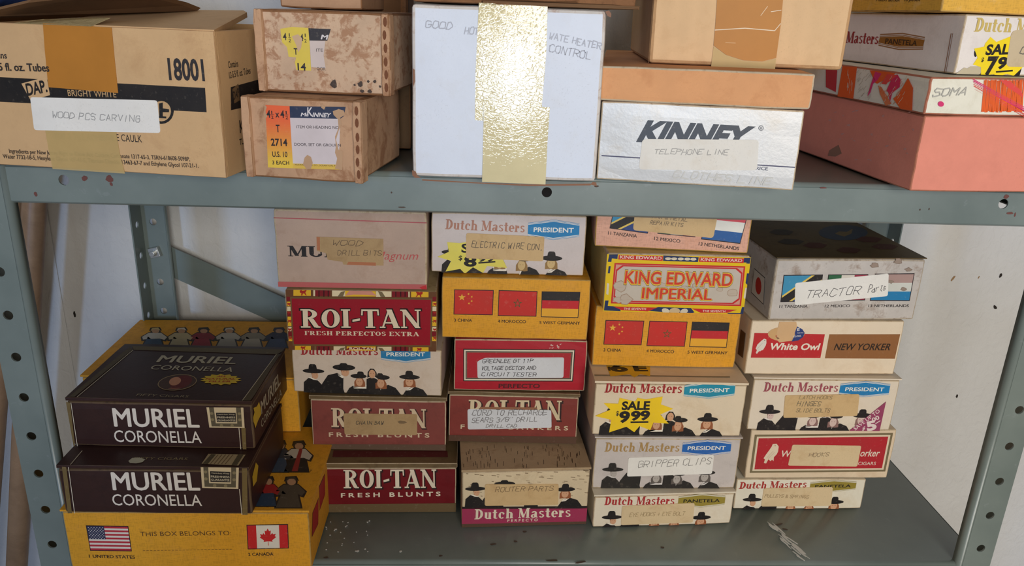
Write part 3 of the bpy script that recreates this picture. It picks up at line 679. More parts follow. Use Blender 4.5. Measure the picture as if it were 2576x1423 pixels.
# ---------- column 1
def roi_tan(a, p0, p1, h, col, subt, s0, s1, sh, shade=(34, 14, 14), sub_serif=False, scol=None):
    a.at('lettering_shadow', 1); a.serif('ROI-TAN', p0, p1, h, shade, grow=.035, shift=(h*.045, h*.045)); a.at('lettering', 2); a.serif('ROI-TAN', p0, p1, h, col)
    if sub_serif: a.serif(subt, s0, s1, sh, scol or col, gap=.12)
    else: a.text(subt, s0, s1, sh, scol or col, .028)
GOLDB = carton((112, 92, 62), (70, 52, 36), .5, .1, .5)
T = Thing('cigar_box', (-.207, .079), 0, 1.0, .135, .060, depth(.08), carton((112, 18, 26), (70, 12, 16), .3, .08, .45), 'deep red cigar box without paper slip, gold bottom band, on the shelf', 'cigar box', G, lid=.006, lidmat=GOLDB)
a = T.art('front', K12); a.at('printed_panel', 0); a.poly([(395, 1318), (1452, 1310), (1452, 1390), (395, 1392)], (104, 84, 54))
roi_tan(a, (535, 1188), (1287, 1185), 150, CREAM, 'F R E S H   B L U N T S', (510, 1262), (1320, 1250), 36)
a = T.art('top', K12); a.poly([(440, 935), (1380, 935), (1375, 885), (450, 880)], (84, 22, 24))
T.finish()
T = Thing('cigar_box', (-.224, .105), .0603, -.6, .140, .0632, depth(.105), carton((134, 66, 58), (96, 44, 40), .5, .1, .6), 'faded maroon cigar box with a tan slip marked chain saw', 'cigar box', G, lid=.0045, lidmat=GOLDB)
a = T.art('front', K12); a.poly([(255, 828), (1370, 834), (1370, 895), (255, 885)], (96, 74, 58))
a.at('lettering', 1)
roi_tan(a, (435, 690), (1205, 700), 155, (212, 188, 156), 'F R E S H   B L U N T S', (412, 768), (1230, 775), 36, (58, 26, 24))
a.label([(530, 578), (1130, 585), (1130, 755), (540, 750)], OLDT, [('CHAIN SAW', (632, 668), (855, 668), 28, (70, 62, 52))], 'worn tan paper slip').at('smudge', 1).poly([(970, 645), (990, 636), (1030, 640), (1048, 652), (1020, 662), (985, 660)], (126, 102, 72))
T.finish()
def dm_box(bl, z, yaw, w, h, mat, label, D=None, lid=0, lidmat=None): return Thing('cigar_box', bl, z, yaw, w, h, D or depth(bl[1]), mat, label, 'cigar box', G, lid=lid, lidmat=lidmat)
CW = carton((226, 208, 180), (190, 158, 112), .35, .05, .6, sscale=25)
T = dm_box((-.241, .110), .1238, -2.2, .152, .0525, carton((212, 194, 176), (180, 150, 120), .4, .05, .6, sscale=25), 'cream cigar box with six hatted men, below the glossy crimson box')
a = T.art('front', K12)
dm(a, (185, 103), (812, 106), 74, (160, 36, 44), (835, 98), (1238, 98), 34, (30, 122, 172)); men(a, 'colour'); T.finish()
# ornate box
T = Thing('cigar_box', (-.241, .098), .1765, .6, .147, .0642, depth(.1), carton((196, 174, 128), (110, 66, 40), .5, .1, .5, sscale=90), 'glossy crimson cigar box with a red and yellow lion border', 'cigar box', G)
a = T.art('front', K6); a.mat = INKG; a.at('ornate_border', 0, INKG)
BR = (104, 66, 40); YE = (226, 178, 44); DR = (122, 24, 34); CR = (222, 204, 166)
a.poly([(214, 795), (1610, 818), (1600, 1366), (242, 1352)], BR)
def lion(cx, cy, s, m=1):
    a.layer = 2; a.poly([(cx+m*x*s, cy+y*s) for x, y in ((-.9, -.5), (-.5, -.75), (-.2, -.5), (.4, -.6), (.9, -.8), (.75, -.35), (.55, -.1), (.7, .35), (.95, .7), (.55, .6), (.3, .2), (-.1, .2), (-.2, .7), (-.55, .7), (-.45, .1), (-.8, .0))], (170, 40, 30)); a.layer = 1
for y0, y1, dy in ((800, 860, 0), (1318, 1360, 14)):
    a.layer = 1
    for x0, x1, c in ((285, 445, YE), (468, 484, CR), (486, 622, DR), (640, 760, CR), (760, 1040, YE), (1042, 1185, CR), (1190, 1335, DR), (1340, 1352, CR), (1365, 1525, YE)):
        x0 += dy; k = (x0-900)*.012
        a.poly([(x0, y0+k), (x1, y0+k), (x1, y1+k), (x0, y1+k)], c)
    a.layer = 2
    for x0 in (515, 560, 600, 1220, 1265, 1305): a.poly([(x0, y0), (x0+10, y0), (x0+10, y1), (x0, y1)], (54, 18, 20))
    ym = (y0+y1)/2; hh = (y1-y0)/2
    a.poly([(690, y1), (720, ym-hh*.4), (760, y0+6), (740, y1)], (120, 104, 76)); a.poly([(1130, y1+4), (1100, ym-hh*.4), (1060, y0+8), (1085, y1)], (120, 104, 76))
    a.poly([(800, y0+4), (1000, y0+8), (1050, y1-6), (960, y1-18), (840, y1-20), (760, y1-8)], (206, 140, 120) if y0 < 900 else DR)
    lion(375, ym-6, hh*1.2); lion(1440, ym+8, hh*1.2, -1)
for x0, x1 in ((222, 258), (1562, 1604)):
    a.layer = 1; y = 860
    for i, c in enumerate((DR, YE, CR, DR, YE, YE, CR, DR, YE, BR)):
        xo = (y-860)*.055 if x0 < 500 else -(y-860)*.012
        a.poly([(x0+xo, y), (x1+xo, y), (x1+xo, y+40), (x0+xo, y+40)], c); y += 46
    a.layer = 2
    for k in range(5):
        xo = 12 if x0 < 500 else 0; lion((x0+x1)/2+xo*(k+1)*.3, 930+k*78, 20, 1 if k % 2 else -1)
a.at('printed_panel', 3); a.poly([(254, 862), (1560, 876), (1552, 1320), (277, 1308)], (110, 84, 52)); a.layer = 4; a.poly([(268, 876), (1547, 889), (1540, 1306), (290, 1295)], (150, 20, 38))
a.at('lettering_shadow', 5); a.serif('ROI-TAN', (352, 1148), (1464, 1152), 178, (30, 20, 20), grow=.04); a.at('lettering', 6); a.serif('ROI-TAN', (358, 1144), (1458, 1148), 170, (224, 206, 178)); a.serif('FRESH PERFECTOS EXTRA', (388, 1212), (1438, 1222), 38, (224, 206, 178), gap=.12)
a.text('ROI-TAN', (800, 1347), (1035, 1350), 26, (230, 214, 190), .02)
T.finish()
T = Thing('cigar_box', (-.248, .103), .241, .3, .1445, .078, depth(.1), carton((184, 158, 140), (150, 116, 92), .5, .07, .7, sscale=22), 'dusty pinkish grey cigar box with a torn tan slip, top of its stack', 'cigar box', G, bev=.0018)
a = T.art('front', K6); a.line((100, 137), (1515, 184), 8, (172, 76, 82)); a.poly([(130, 722), (1520, 750), (1520, 820), (130, 800)], (186, 92, 90)); a.layer = 1; a.poly([(1440, 775), (1500, 755), (1512, 800), (1470, 795)], (190, 34, 40))
a.at('lettering', 1); a.serif('MUI', (242, 490), (640, 500), 98, (30, 26, 26), gap=.04, stem=.28); a.text('Magnum', (1030, 518), (1420, 522), 78, (186, 78, 76), -.005, slant=.35)
pass
l = a.label([(497, 310), (1110, 330), (1112, 575), (745, 565), (735, 540), (600, 520), (585, 460), (500, 440)], OLDT, [('WOOD', (640, 388), (915, 392), 46, (96, 74, 52)), ('DRILL BITS', (690, 480), (1090, 484), 46, (104, 82, 58))], 'torn tan paper slip', rc=0)
l.at('printed_edge', 1); l.poly([(499, 312), (528, 313), (530, 436), (502, 432)], (176, 108, 70)); l.bump(); l.poly([(790, 540), (1042, 546), (1042, 576), (775, 566)], (176, 108, 70))
T.finish()
# ---------- column 2
BIRCH = carton((216, 196, 162), (170, 140, 100), .45, .07, .7, sscale=30)
T = Thing('cigar_box', (-.066, .055), 0, 3.1, .130, .069, .215, BIRCH, 'birch bark patterned cigar box with magenta band and slip marked router parts', 'cigar box', G, lid=.003, lidmat=carton((176, 150, 116), (130, 100, 70), .5, .08, .7))
a = T.art('front', K13); men(a, 'colour', 1.1, -.05, .176, [0, 1, 2, 5])
a.at('bark_marks', 1)
for i in range(60):
    x, y = 180+870*R(), 955+180*R(); a.line((x, y), (x+12+26*R(), y+3*R()), 2+1.5*R(), (112, 88, 62))
a.at('printed_panel', 5); a.poly([(165, 1212), (1065, 1205), (1060, 1222), (165, 1226)], (30, 22, 22)); a.poly([(165, 1222), (1060, 1216), (1058, 1312), (165, 1332)], (158, 46, 82)); a.poly([(165, 1332), (1060, 1312), (1058, 1345), (165, 1370)], (86, 62, 46))
a.at('lettering', 6); a.serif('Dutch Masters', (262, 1298), (935, 1280), 70, CREAM, gap=.11); a.text('P E R F E C T O', (492, 1316), (705, 1310), 18, CREAM, .02)
a.label([(335, 1052), (852, 1050), (848, 1195), (332, 1202)], TAN, [('ROUTER PARTS', (405, 1103), (808, 1096), 33, (120, 96, 66))], 'tan paper slip', layer=14)
a = T.art('top', K13); a.at('bark_marks', 0)
for i in range(75):
    x, y = 175+850*R(), 770+150*R(); a.line((x, y), (x+3*R(), y+18+16*R()), 3.2, (76, 58, 40))
T.finish()
T = Thing('cigar_box', (-.082, .108), .0695, -1.3, .136, .0595, depth(.108), carton((134, 56, 48), (96, 40, 36), .4, .08, .6), 'maroon cigar box with a white slip about a drill recharging cord', 'cigar box', G, lid=.004, lidmat=GOLDB)
a = T.art('front', K13); a.poly([(70, 708), (985, 720), (985, 790), (70, 770)], (88, 60, 44))
a.at('lettering_shadow', 1); a.serif('ROI-TAN', (224, 603), (876, 612), 138, (46, 20, 20), grow=.035); a.at('lettering', 2); a.serif('ROI-TAN', (218, 598), (868, 604), 138, (216, 196, 160)); a.text('F R E S H   B A N K E R S', (163, 662), (918, 674), 30, (212, 192, 160), .02)
a.at('torn_backing', 3); a.poly([(300, 510), (700, 514), (700, 532), (300, 532)], (150, 104, 76))
a.label([(212, 525), (800, 532), (802, 655), (215, 668)], BLW, [('CORD TO RECHARGE', (245, 570), (768, 564), 38), ('SEARS 3/8" DRILL', (240, 618), (700, 612), 33), ('DRILL CAD', (342, 653), (555, 653), 22, (120, 116, 112))], 'white paper slip')
T.finish()
T = Thing('cigar_box', (-.077, .108), .1293, .4, .1365, .058, depth(.108), carton((178, 28, 44), (144, 22, 38), .3, .06, .5), 'bright red cigar box with framed panel and a tester slip', 'cigar box', G)
a = T.art('front', K13); a.at('printed_frame', 1)
q = [(183, 103), (968, 108), (952, 332), (183, 330)]
for i, (m, c) in enumerate(((0, (34, 20, 20)), (.008, (226, 216, 192)), (.021, (34, 20, 20)), (.026, (120, 100, 84)), (.034, (178, 28, 44)))): a.layer = 1+i; a.poly(sub(q, m, m*3.3, 1-m, 1-m*3.3), c)
a.at('lettering', 1); a.text('PERFECTO', (430, 378), (720, 378), 30, (74, 14, 22), .025)
a.at('scuff', 1)
for i in range(8): x, y = 770+90*R(), 66+36*R(); a.poly([(x, y), (x+16*R()+6, y-4), (x+8, y+4+5*R())], (226, 200, 190))
a.label([(335, 165), (890, 162), (885, 305), (283, 308), (280, 190)], BLW, [('GREENLEE GT 11P', (315, 200), (668, 198), 25, (58, 54, 56)), ('VOLTAGE DECTOR AND', (308, 250), (688, 248), 25, (58, 54, 56)), ('CIRCUIT TESTER', (310, 293), (690, 295), 25, (58, 54, 56))], 'white paper slip with a folded corner', layer=8)
T.finish()
def flags3(a, fl, tx, h, tcol=(40, 26, 20)):
    for q, k in fl: flag(a, q, k)
    a.at('lettering', 1)
    for t, p0, p1 in tx: a.text(t, p0, p1, h, tcol, .012)
T = Thing('cigar_box', (-.090, .110), .1875, -.6, .1485, .0655, depth(.11), YEL, 'yellow box with three flags, between off white box and bright red box', 'cigar box', G, edge=WORNY)
a = T.art('front', K7); flags3(a, [([(245, 615), (540, 620), (532, 808), (240, 802)], 'china'), ([(577, 620), (866, 628), (858, 818), (570, 813)], 'morocco'), ([(898, 630), (1186, 635), (1170, 828), (892, 822)], 'germany')], [('3 CHINA', (245, 855), (377, 857), ), ('4 MOROCCO', (570, 863), (780, 867)), ('5 WEST GERMANY', (880, 873), (1183, 878))], 23)
T.finish()
T = dm_box((-.101, .121), .2532, -1.1, .1525, .062, carton((206, 194, 188), (176, 160, 150), .3, .05, .5, sscale=25), 'off white cigar box with yellow burst and slip marked electric wire')
a = T.art('front', K7); dm(a, (178, 166), (770, 191), 75, (176, 124, 102), (795, 168), (1178, 174), 37, (24, 124, 178)); men(a, 'sepia', 1, 0, -.022, [0, 1, 3, 4, 5])
burst(a, [(120, 372), (205, 335), (192, 262), (285, 270), (335, 262), (560, 300), (640, 455), (490, 440), (460, 492), (385, 450), (325, 498), (290, 462), (180, 482), (222, 402)], (226, 212, 92), 8)
a.at('lettering', 9); a.text('SALE', (298, 338), (560, 345), 66, BLK, .03); a.text('$', (278, 398), (305, 396), 36, BLK, .02); a.text('8', (316, 440), (412, 442), 76, BLK, .04); a.text('99', (420, 408), (548, 402), 44, BLK, .04); a.line((425, 418), (552, 408), 11, BLK)
a.label([(335, 195), (918, 222), (908, 405), (332, 382)], TAN, [('ELECTRIC WIRE CON.', (374, 296), (905, 322), 43, (84, 74, 62))], 'tan paper slip', layer=14)
T.finish()
# ---------- column 3
T = dm_box((.069, .056), 0, 3.1, .148, .0405, carton((226, 214, 192), (196, 170, 130), .3, .05, .6, sscale=25), 'thin cream cigar box under the mottled grey gripper clips box', .215, lid=.0025)
a = T.art('front', K14); dm(a, (190, 1170), (745, 1163), 66, (172, 44, 46), (778, 1136), (1150, 1130), 27, (152, 134, 52), 'PANETELA', (30, 26, 20)); men(a, 'colour', 1.0, -.005, -.08, [0, 1, 3, 4, 5])
a.label([(330, 1175), (908, 1150), (893, 1305), (322, 1325)], TANL, [('EYE HOOKS + EYE BOLT', (388, 1258), (825, 1246), 29, (166, 142, 104))], 'tan paper slip with faded pencil', layer=14)
T.finish()
T = dm_box((.067, .066), .0407, .6, .150, .061, carton((202, 192, 186), (168, 158, 152), .6, .07, .6, sscale=40), 'mottled grey cigar box with a white slip marked gripper clips', lid=.0018)
a = T.art('front', K14); dm(a, (192, 744), (785, 744), 72, (170, 136, 82), (810, 716), (1197, 712), 32, (30, 98, 176)); men(a, 'grey', 1.0, -.005, -.012)
a.label([(382, 790), (1062, 767), (1045, 918), (370, 940)], WHT, [('GRIPPER CLIPS', (454, 868), (1030, 842), 52, (120, 116, 112))], 'white paper slip', layer=14)
T.finish()
T = dm_box((.063, .068), .1019, 0, .152, .061, CW, 'warm cream cigar box with a yellow nine ninety nine sale burst', lid=.0028)
a = T.art('front', K14); dm(a, (192, 275), (805, 279), 78, (160, 34, 36), (825, 259), (1228, 253), 33, (22, 140, 168)); men(a, 'colour', 1.0, -.02, -.012)
burst(a, [(115, 460), (238, 410), (185, 358), (300, 362), (312, 315), (435, 345), (455, 315), (520, 328), (655, 305), (640, 368), (738, 402), (635, 448), (702, 520), (580, 512), (555, 572), (470, 540), (428, 588), (365, 545), (228, 590), (245, 490)], (244, 204, 24), 9)
a.at('lettering', 10); a.text('SALE', (326, 409), (550, 407), 66, BLK, .04); a.text('$', (282, 455), (304, 455), 36, BLK, .025); a.text('9', (303, 508), (390, 506), 86, BLK, .05); a.text('99', (396, 492), (550, 487), 72, BLK, .05); a.line((398, 509), (540, 507), 13, BLK)
a = T.art('top', K14); a.at('printed_line', 0); a.line((100, 135), (1190, 150), 4, (96, 86, 66)); a.line((100, 141), (1190, 156), 2, (96, 86, 66))
burst(a, [(205, 60), (555, 60), (555, 145), (475, 130), (430, 156), (390, 130), (240, 147)], (222, 178, 40), 1); a.layer = 2
a.text('6', (245, 108), (385, 106), 60, BLK, .05); a.text('E', (430, 104), (540, 104), 50, BLK, .05); a.poly([(215, 70), (240, 70), (240, 105), (222, 100)], BLK)
T.finish()
T = Thing('cigar_box', (.063, .100), .1632, -.5, .1475, .066, depth(.1), YEL, 'yellow box with three flags, right below the stained ornate box', 'cigar box', G, edge=WORNY)
a = T.art('front', K8); flags3(a, [([(210, 908), (532, 914), (508, 1118), (192, 1112)], 'china'), ([(575, 914), (892, 922), (868, 1130), (550, 1124)], 'morocco'), ([(930, 922), (1243, 930), (1216, 1138), (905, 1132)], 'germany')], [('3 CHINA', (192, 1168), (337, 1172)), ('4 MOROCCO', (548, 1176), (778, 1184)), ('5 WEST GERMANY', (890, 1187), (1223, 1194))], 26)
T.finish()
T = Thing('cigar_box', (.067, .083), .2294, -.1, .139, .060, .2, carton((206, 182, 110), (120, 92, 50), .6, .1, .55, sscale=80), 'stained yellow, red and blue ornate cigar box with grey panel', 'cigar box', G, bev=.0018)
a = T.art('front', K8); a.mat = INKG; a.at('ornate_border', 0, INKG); KY = (228, 190, 30); KB = (34, 52, 92); KR = (196, 44, 46); KC = (216, 204, 180)
a.poly([(222, 360), (1420, 388), (1356, 862), (190, 838)], KY); a.layer = 1
a.poly([(240, 362), (312, 362), (308, 400), (262, 396), (258, 425), (228, 424)], KB); a.poly([(1362, 392), (1418, 392), (1408, 440), (1380, 438), (1382, 430), (1358, 430)], KB)
a.poly([(205, 745), (235, 745), (228, 790), (330, 798), (335, 835), (196, 828)], KB); a.poly([(1225, 848), (1330, 850), (1345, 800), (1372, 800), (1360, 862), (1225, 858)], KB)
a.poly([(235, 460), (252, 460), (245, 520), (228, 520)], KB); a.poly([(1385, 520), (1402, 520), (1392, 620), (1374, 600)], KB); a.poly([(222, 600), (240, 605), (232, 700), (215, 690)], KC); a.poly([(1372, 640), (1392, 640), (1376, 740), (1358, 720)], KC)
a.poly([(690, 372), (985, 385), (978, 426), (688, 416)], KB); a.poly([(562, 815), (650, 800), (920, 808), (950, 845), (900, 858), (570, 832)], KB)
a.layer = 2
for x in (730, 780, 835, 890, 940): a.ell(x, 398+(x-730)*.02, 26, 12, KC, 0, 10)
a.ell(785, 832, 44, 26, (206, 180, 140)); a.ell(710, 832, 34, 22, KC, .3, 10); a.ell(862, 836, 34, 22, KC, -.3, 10)
for q in ([(320, 368), (688, 378), (684, 416), (315, 404)], [(990, 386), (1362, 396), (1357, 434), (985, 424)], [(275, 796), (640, 804), (560, 836), (345, 826)], [(925, 812), (1305, 822), (1220, 848), (1000, 848)]): a.poly(q, KR)
a.layer = 3
for t, p0, p1, h in (('KING EDWARD', (328, 396), (675, 406), 26), ('KING EDWARD', (1000, 416), (1345, 426), 26), ('THE SEVENTH', (360, 822), (545, 824), 18), ('THE SEVENTH', (1015, 840), (1205, 844), 18)): a.at('lettering', 3); a.text(t, p0, p1, h, (228, 206, 190), .02)
a.at('printed_panel', 3); q = [(284, 433), (1372, 461), (1336, 792), (253, 770)]
def chamfer(q, m, c): return [lerpq(q, *t) for t in ((m+c, m*3), (1-m-c, m*3), (1-m, m*3+c*2.6), (1-m, 1-m*3-c*2.6), (1-m-c, 1-m*3), (m+c, 1-m*3), (m, 1-m*3-c*2.6), (m, m*3+c*2.6))]
a.poly(q, KR); a.layer = 4; a.poly(sub(q, .012, .036, .988, .964), (210, 150, 130)); a.layer = 5; a.poly(chamfer(q, .016, .045), KR); a.layer = 6
a.poly(chamfer(q, .026, .045), (196, 184, 168)); a.layer = 7; a.mat = INK
a.at('water_stain', 7)
for i in range(14):
    x, y = 310+960*R(), 490+250*R(); s_ = 26+40*R(); pts = [(x+s_*(.7+.5*R())*math.cos(t*.7), y+s_*.7*(.7+.5*R())*math.sin(t*.7)) for t in range(9)]
    a.poly(pts, (158, 132, 108)); a.layer = 7.5; a.poly([(x+(p[0]-x)*.9, y+(p[1]-y)*.88) for p in pts], (188, 172, 154)); a.layer = 7
a.at('lettering', 8)
for t, p0, p1, h in (('KING EDWARD', (365, 600), (1260, 624), 106), ('IMPERIAL', (508, 726), (1090, 740), 92)):
    a.at('lettering_outline', 8); a.text(t, (p0[0]-7, p0[1]+7), (p1[0]+7, p1[1]+7), h+13, (96, 76, 30), .058); a.layer = 9; a.text(t, (p0[0]-5, p0[1]+5), (p1[0]+5, p1[1]+5), h+9, (226, 182, 52), .046); a.at('lettering', 10); a.text(t, p0, p1, h, (204, 52, 30), .018)
T.finish()
T = Thing('cigar_box', (.057, .101), .2897, -5.3, .1475, .055, .185, PINKY, 'faded pink flag printed cigar box partly hidden by the shelf lip', 'cigar box', G, edge=WORNY)
a = T.art('front', K8); flag(a, [(290, -70), (640, -40), (560, 190), (243, 146)], 'tanzania'); flag(a, [(700, -30), (1040, -5), (955, 220), (640, 190)], 'mexico'); flag(a, [(1078, -20), (1400, 10), (1330, 275), (1003, 237)], 'netherlands')
a.at('lettering', 1)
for t, p0, p1 in (('11 TANZANIA', (230, 197), (470, 223)), ('12 MEXICO', (613, 242), (830, 266)), ('13 NETHERLANDS', (983, 286), (1318, 328))): a.text(t, p0, p1, 29, (40, 26, 24), .012)
a.label([(462, -60), (1152, -10), (1105, 226), (437, 160)], TAN, [('TANK & METAL', (572, 52), (885, 90), 30, (120, 100, 74)), ('REPAIR KITS', (578, 108), (850, 132), 30, (120, 100, 74))], 'tan paper slip', rc=.003, layer=8)
T.finish()
# ---------- column 4
T = dm_box((.2265, .089), 0, .9, .1435, .0385, carton((228, 220, 200), (200, 176, 136), .3, .05, .6, sscale=25), 'thin cream cigar box under the red panel hooks box, far right', .2)
a = T.art('front', K15); dm(a, (103, 1100), (705, 1085), 62, (168, 52, 46), (738, 1076), (1150, 1070), 27, (150, 132, 50), 'PANETELA', (30, 26, 20)); men(a, 'colour', 1.0, .0, -.076, [0, 1, 3, 4, 5])
a.label([(325, 1092), (942, 1080), (925, 1248), (300, 1255)], TANL, [('PULLEYS & SPRINGS', (330, 1172), (720, 1182), 28, (160, 136, 100))], 'tan paper slip with faded pencil', layer=14)
T.finish()
T = Thing('cigar_box', (.234, .089), .0387, 1.2, .1585, .0595, .2, carton((224, 202, 172), (190, 150, 110), .35, .05, .6, sscale=25), 'cream cigar box with framed red bird panel and slip marked hooks', 'cigar box', G)
a = T.art('front', K15); a.at('printed_frame', 1); q = [(246, 616), (1482, 600), (1412, 944), (200, 956)]
for i, (m, c) in enumerate(((0, (120, 106, 76)), (.016, (224, 206, 178)), (.03, (178, 34, 44)))): a.layer = 1+i; a.poly(sub(q, m, m*3, 1-m, 1-m*3), c)
OWL = [(405, 697), (440, 695), (458, 720), (452, 765), (440, 790), (415, 815), (412, 850), (398, 838), (385, 850), (365, 835), (345, 872), (325, 866), (335, 835), (322, 825), (345, 790), (375, 750), (395, 720)]
a.at('owl_emblem', 5); a.poly(OWL, (224, 204, 178)); a.layer = 6; a.ell(426, 712, 4, 4, (150, 110, 80)); a.line((352, 820), (410, 760), 3, (196, 172, 146)); a.line((362, 828), (420, 772), 3, (196, 172, 146))
a.at('lettering', 5); a.text('W', (470, 812), (558, 812), 60, (228, 214, 194), .01, slant=.15); a.text('orker', (1182, 808), (1352, 808), 66, (228, 214, 194), .012, slant=.15); a.text('CIGARS', (1165, 885), (1325, 885), 30, (228, 214, 194), .004)
a.label([(580, 703), (1197, 712), (1160, 898), (540, 890)], TANL, [('HOOKS', (725, 808), (900, 806), 33, (140, 120, 92))], 'spotted tan paper slip', layer=8)
T.finish()
T = dm_box((.228, .087), .0985, .5, .1535, .0615, carton((226, 212, 192), (196, 170, 136), .3, .05, .6, sscale=25), 'cream cigar box with mauve savings corner and slip about hinges', lid=.002)
a = T.art('front', K15); dm(a, (320, 229), (985, 231), 83, (158, 74, 86), (1005, 205), (1450, 209), 36, (22, 124, 182)); men(a, 'mauve', 1, 0, -.02)
a.at('price_burst', 9); a.poly([(1075, 590), (1418, 318), (1358, 590)], (150, 62, 96)); a.at('lettering', 10); a.text('SAVE UP TO', (1142, 576), (1366, 408), 34, (230, 212, 206), .01, rot=True)
a.text('$', (1203, 578), (1228, 566), 34, (230, 212, 206), .02); a.text('5', (1250, 578), (1338, 560), 80, (230, 212, 206), .05, rot=True); a.text('00', (1300, 500), (1362, 470), 36, (230, 212, 206), .03, rot=True); a.line((1322, 516), (1366, 488), 7, (230, 212, 206))
a.label([(515, 262), (1180, 250), (1160, 445), (498, 462)], TAN, [('LATCH HOOKS', (640, 293), (930, 296), 30, (142, 122, 88)), ('HINGES', (618, 355), (825, 355), 40, (96, 88, 72)), ('SLIDE BOLTS', (610, 410), (910, 412), 32, (120, 106, 80))], 'tan paper slip', layer=14)
T.finish()
T = Thing('cigar_box', (.218, .090), .1608, 1.9, .1595, .060, .2, carton((230, 212, 186), (200, 168, 130), .3, .04, .6, sscale=25), 'cream cigar box with red bird logo beside a brown block', 'cigar box', G)
a = T.art('front', K9); a.at('printed_panel', 1); a.poly([(192, 1017), (778, 1027), (740, 1225), (162, 1222)], (190, 36, 42)); a.poly([(815, 1027), (1405, 1027), (1360, 1230), (778, 1227)], (146, 96, 54))
a.at('owl_emblem', 2); a.poly([(272, 1063), (290, 1070), (291, 1100), (284, 1122), (262, 1158), (245, 1163), (238, 1170), (230, 1166), (212, 1190), (202, 1182), (212, 1158), (201, 1146), (216, 1112), (250, 1080)], (222, 212, 200)); a.layer = 3; a.ell(277, 1078, 4, 4, (90, 60, 50)); a.line((212, 1150), (258, 1100), 2.5, (188, 176, 164))
a.at('lettering', 2); a.text('White Owl', (310, 1154), (725, 1157), 56, (234, 224, 206), .03, slant=.18); a.text('NEW YORKER', (850, 1158), (1318, 1159), 58, (40, 26, 18), .018, slant=.2)
a.at('oval_sticker', 4); a.ell(456, 1024, 154, 62, (206, 164, 112), -.02); a.layer = 5; a.poly([(520, 975), (548, 962), (590, 985), (609, 1015), (596, 1050), (556, 1078), (500, 1088), (528, 1030)], (34, 58, 120)); a.layer = 6; a.poly([(398, 925), (540, 925), (545, 965), (520, 1030), (490, 1080), (400, 1095), (372, 1070), (378, 1010)], (212, 172, 126)); a.poly([(365, 1040), (395, 1020), (400, 1060), (385, 1075)], (186, 60, 50))
a.layer = 7; a.text('E', (545, 998), (566, 996), 24, (226, 222, 216), .03); a.text('PLUS TAX', (548, 1020), (598, 1018), 9, (226, 222, 216), .02); a.text('ITE OWL', (510, 1054), (580, 1046), 15, (226, 222, 216), .02)
a = T.art('left', K9); a.poly([(78, 985), (118, 1020), (95, 1225), (52, 1190)], (110, 78, 48)); T.finish()
T = Thing('cigar_box', (.233, .088), .2208, 3.3, .1535, .066, .2, carton((196, 188, 180), (130, 104, 84), .7, .1, .75, sscale=55, slo=.54, shi=.68), 'water stained grey cigar box with a tilted slip marked tractor parts', 'cigar box', G, edge=carton((186, 172, 152), (110, 84, 62), .8, .15, .9, sscale=120), bev=.0018, lidmat=carton((92, 74, 44), (50, 40, 26), .6, .12, .5), lid=.0012, over=.0001)
a = T.art('front', K9); flag(a, [(435, 534), (762, 530), (735, 752), (408, 760)], 'tanzania'); flag(a, [(806, 530), (1140, 527), (1112, 745), (775, 750)], 'mexico'); flag(a, [(1195, 523), (1525, 520), (1484, 750), (1152, 748)], 'netherlands_faded')
a.at('lettering', 1)
for t, p0, p1 in (('11 TANZANIA', (398, 807), (633, 805)), ('12 MEXICO', (775, 804), (985, 801)), ('13 NETHERLANDS', (1138, 801), (1475, 801))): a.text(t, p0, p1, 24, (44, 38, 38), .01)
a.at('water_stain', 4)
for x, y, s_ in ((1190, 450, 36), (1390, 420, 40), (1470, 490, 30), (1325, 590, 24), (1430, 650, 26)):
    for lay, sc, c in ((4, 1, (128, 110, 96)), (4.5, .8, (150, 132, 118))):
        a.layer = lay; random.seed(int(x)); a.poly([(x+s_*sc*(.6+.7*R())*math.cos(t*.7), y+s_*sc*.62*(.6+.7*R())*math.sin(t*.7)) for t in range(9)], c)
a.label([(530, 600), (1308, 520), (1300, 708), (525, 785)], WHT, [('TRACTOR', (612, 728), (1060, 690), 64, (64, 62, 66)), ('Parts', (1134, 680), (1280, 664), 66, (64, 62, 66))], 'white paper slip stuck on at a tilt', layer=8)
a = T.art('left', K9); flag(a, [(192, 478), (280, 556), (268, 782), (165, 680)], 'japan')
a = T.art('top', K9); a.at('printed_globe', 0); a.ell(930, 182, 205, 64, (52, 66, 84)); a.layer = 1; a.poly([(860, 190), (900, 172), (960, 176), (1010, 150), (1000, 190), (940, 215), (900, 205)], (118, 100, 64))
a.at('printed_figure', 1)
for x, y, s_ in ((500, 260, 1.0), (700, 290, .9), (1150, 240, 1.0), (1280, 300, 1.0), (420, 180, .9), (980, 330, .9)): a.poly([(x-120*s_, y), (x-60*s_, y-26), (x+40, y-22), (x+110*s_, y-6), (x+60, y+22), (x-50*s_, y+20)], (74, 34, 26) if x > 600 else (48, 44, 40))
T.finish()
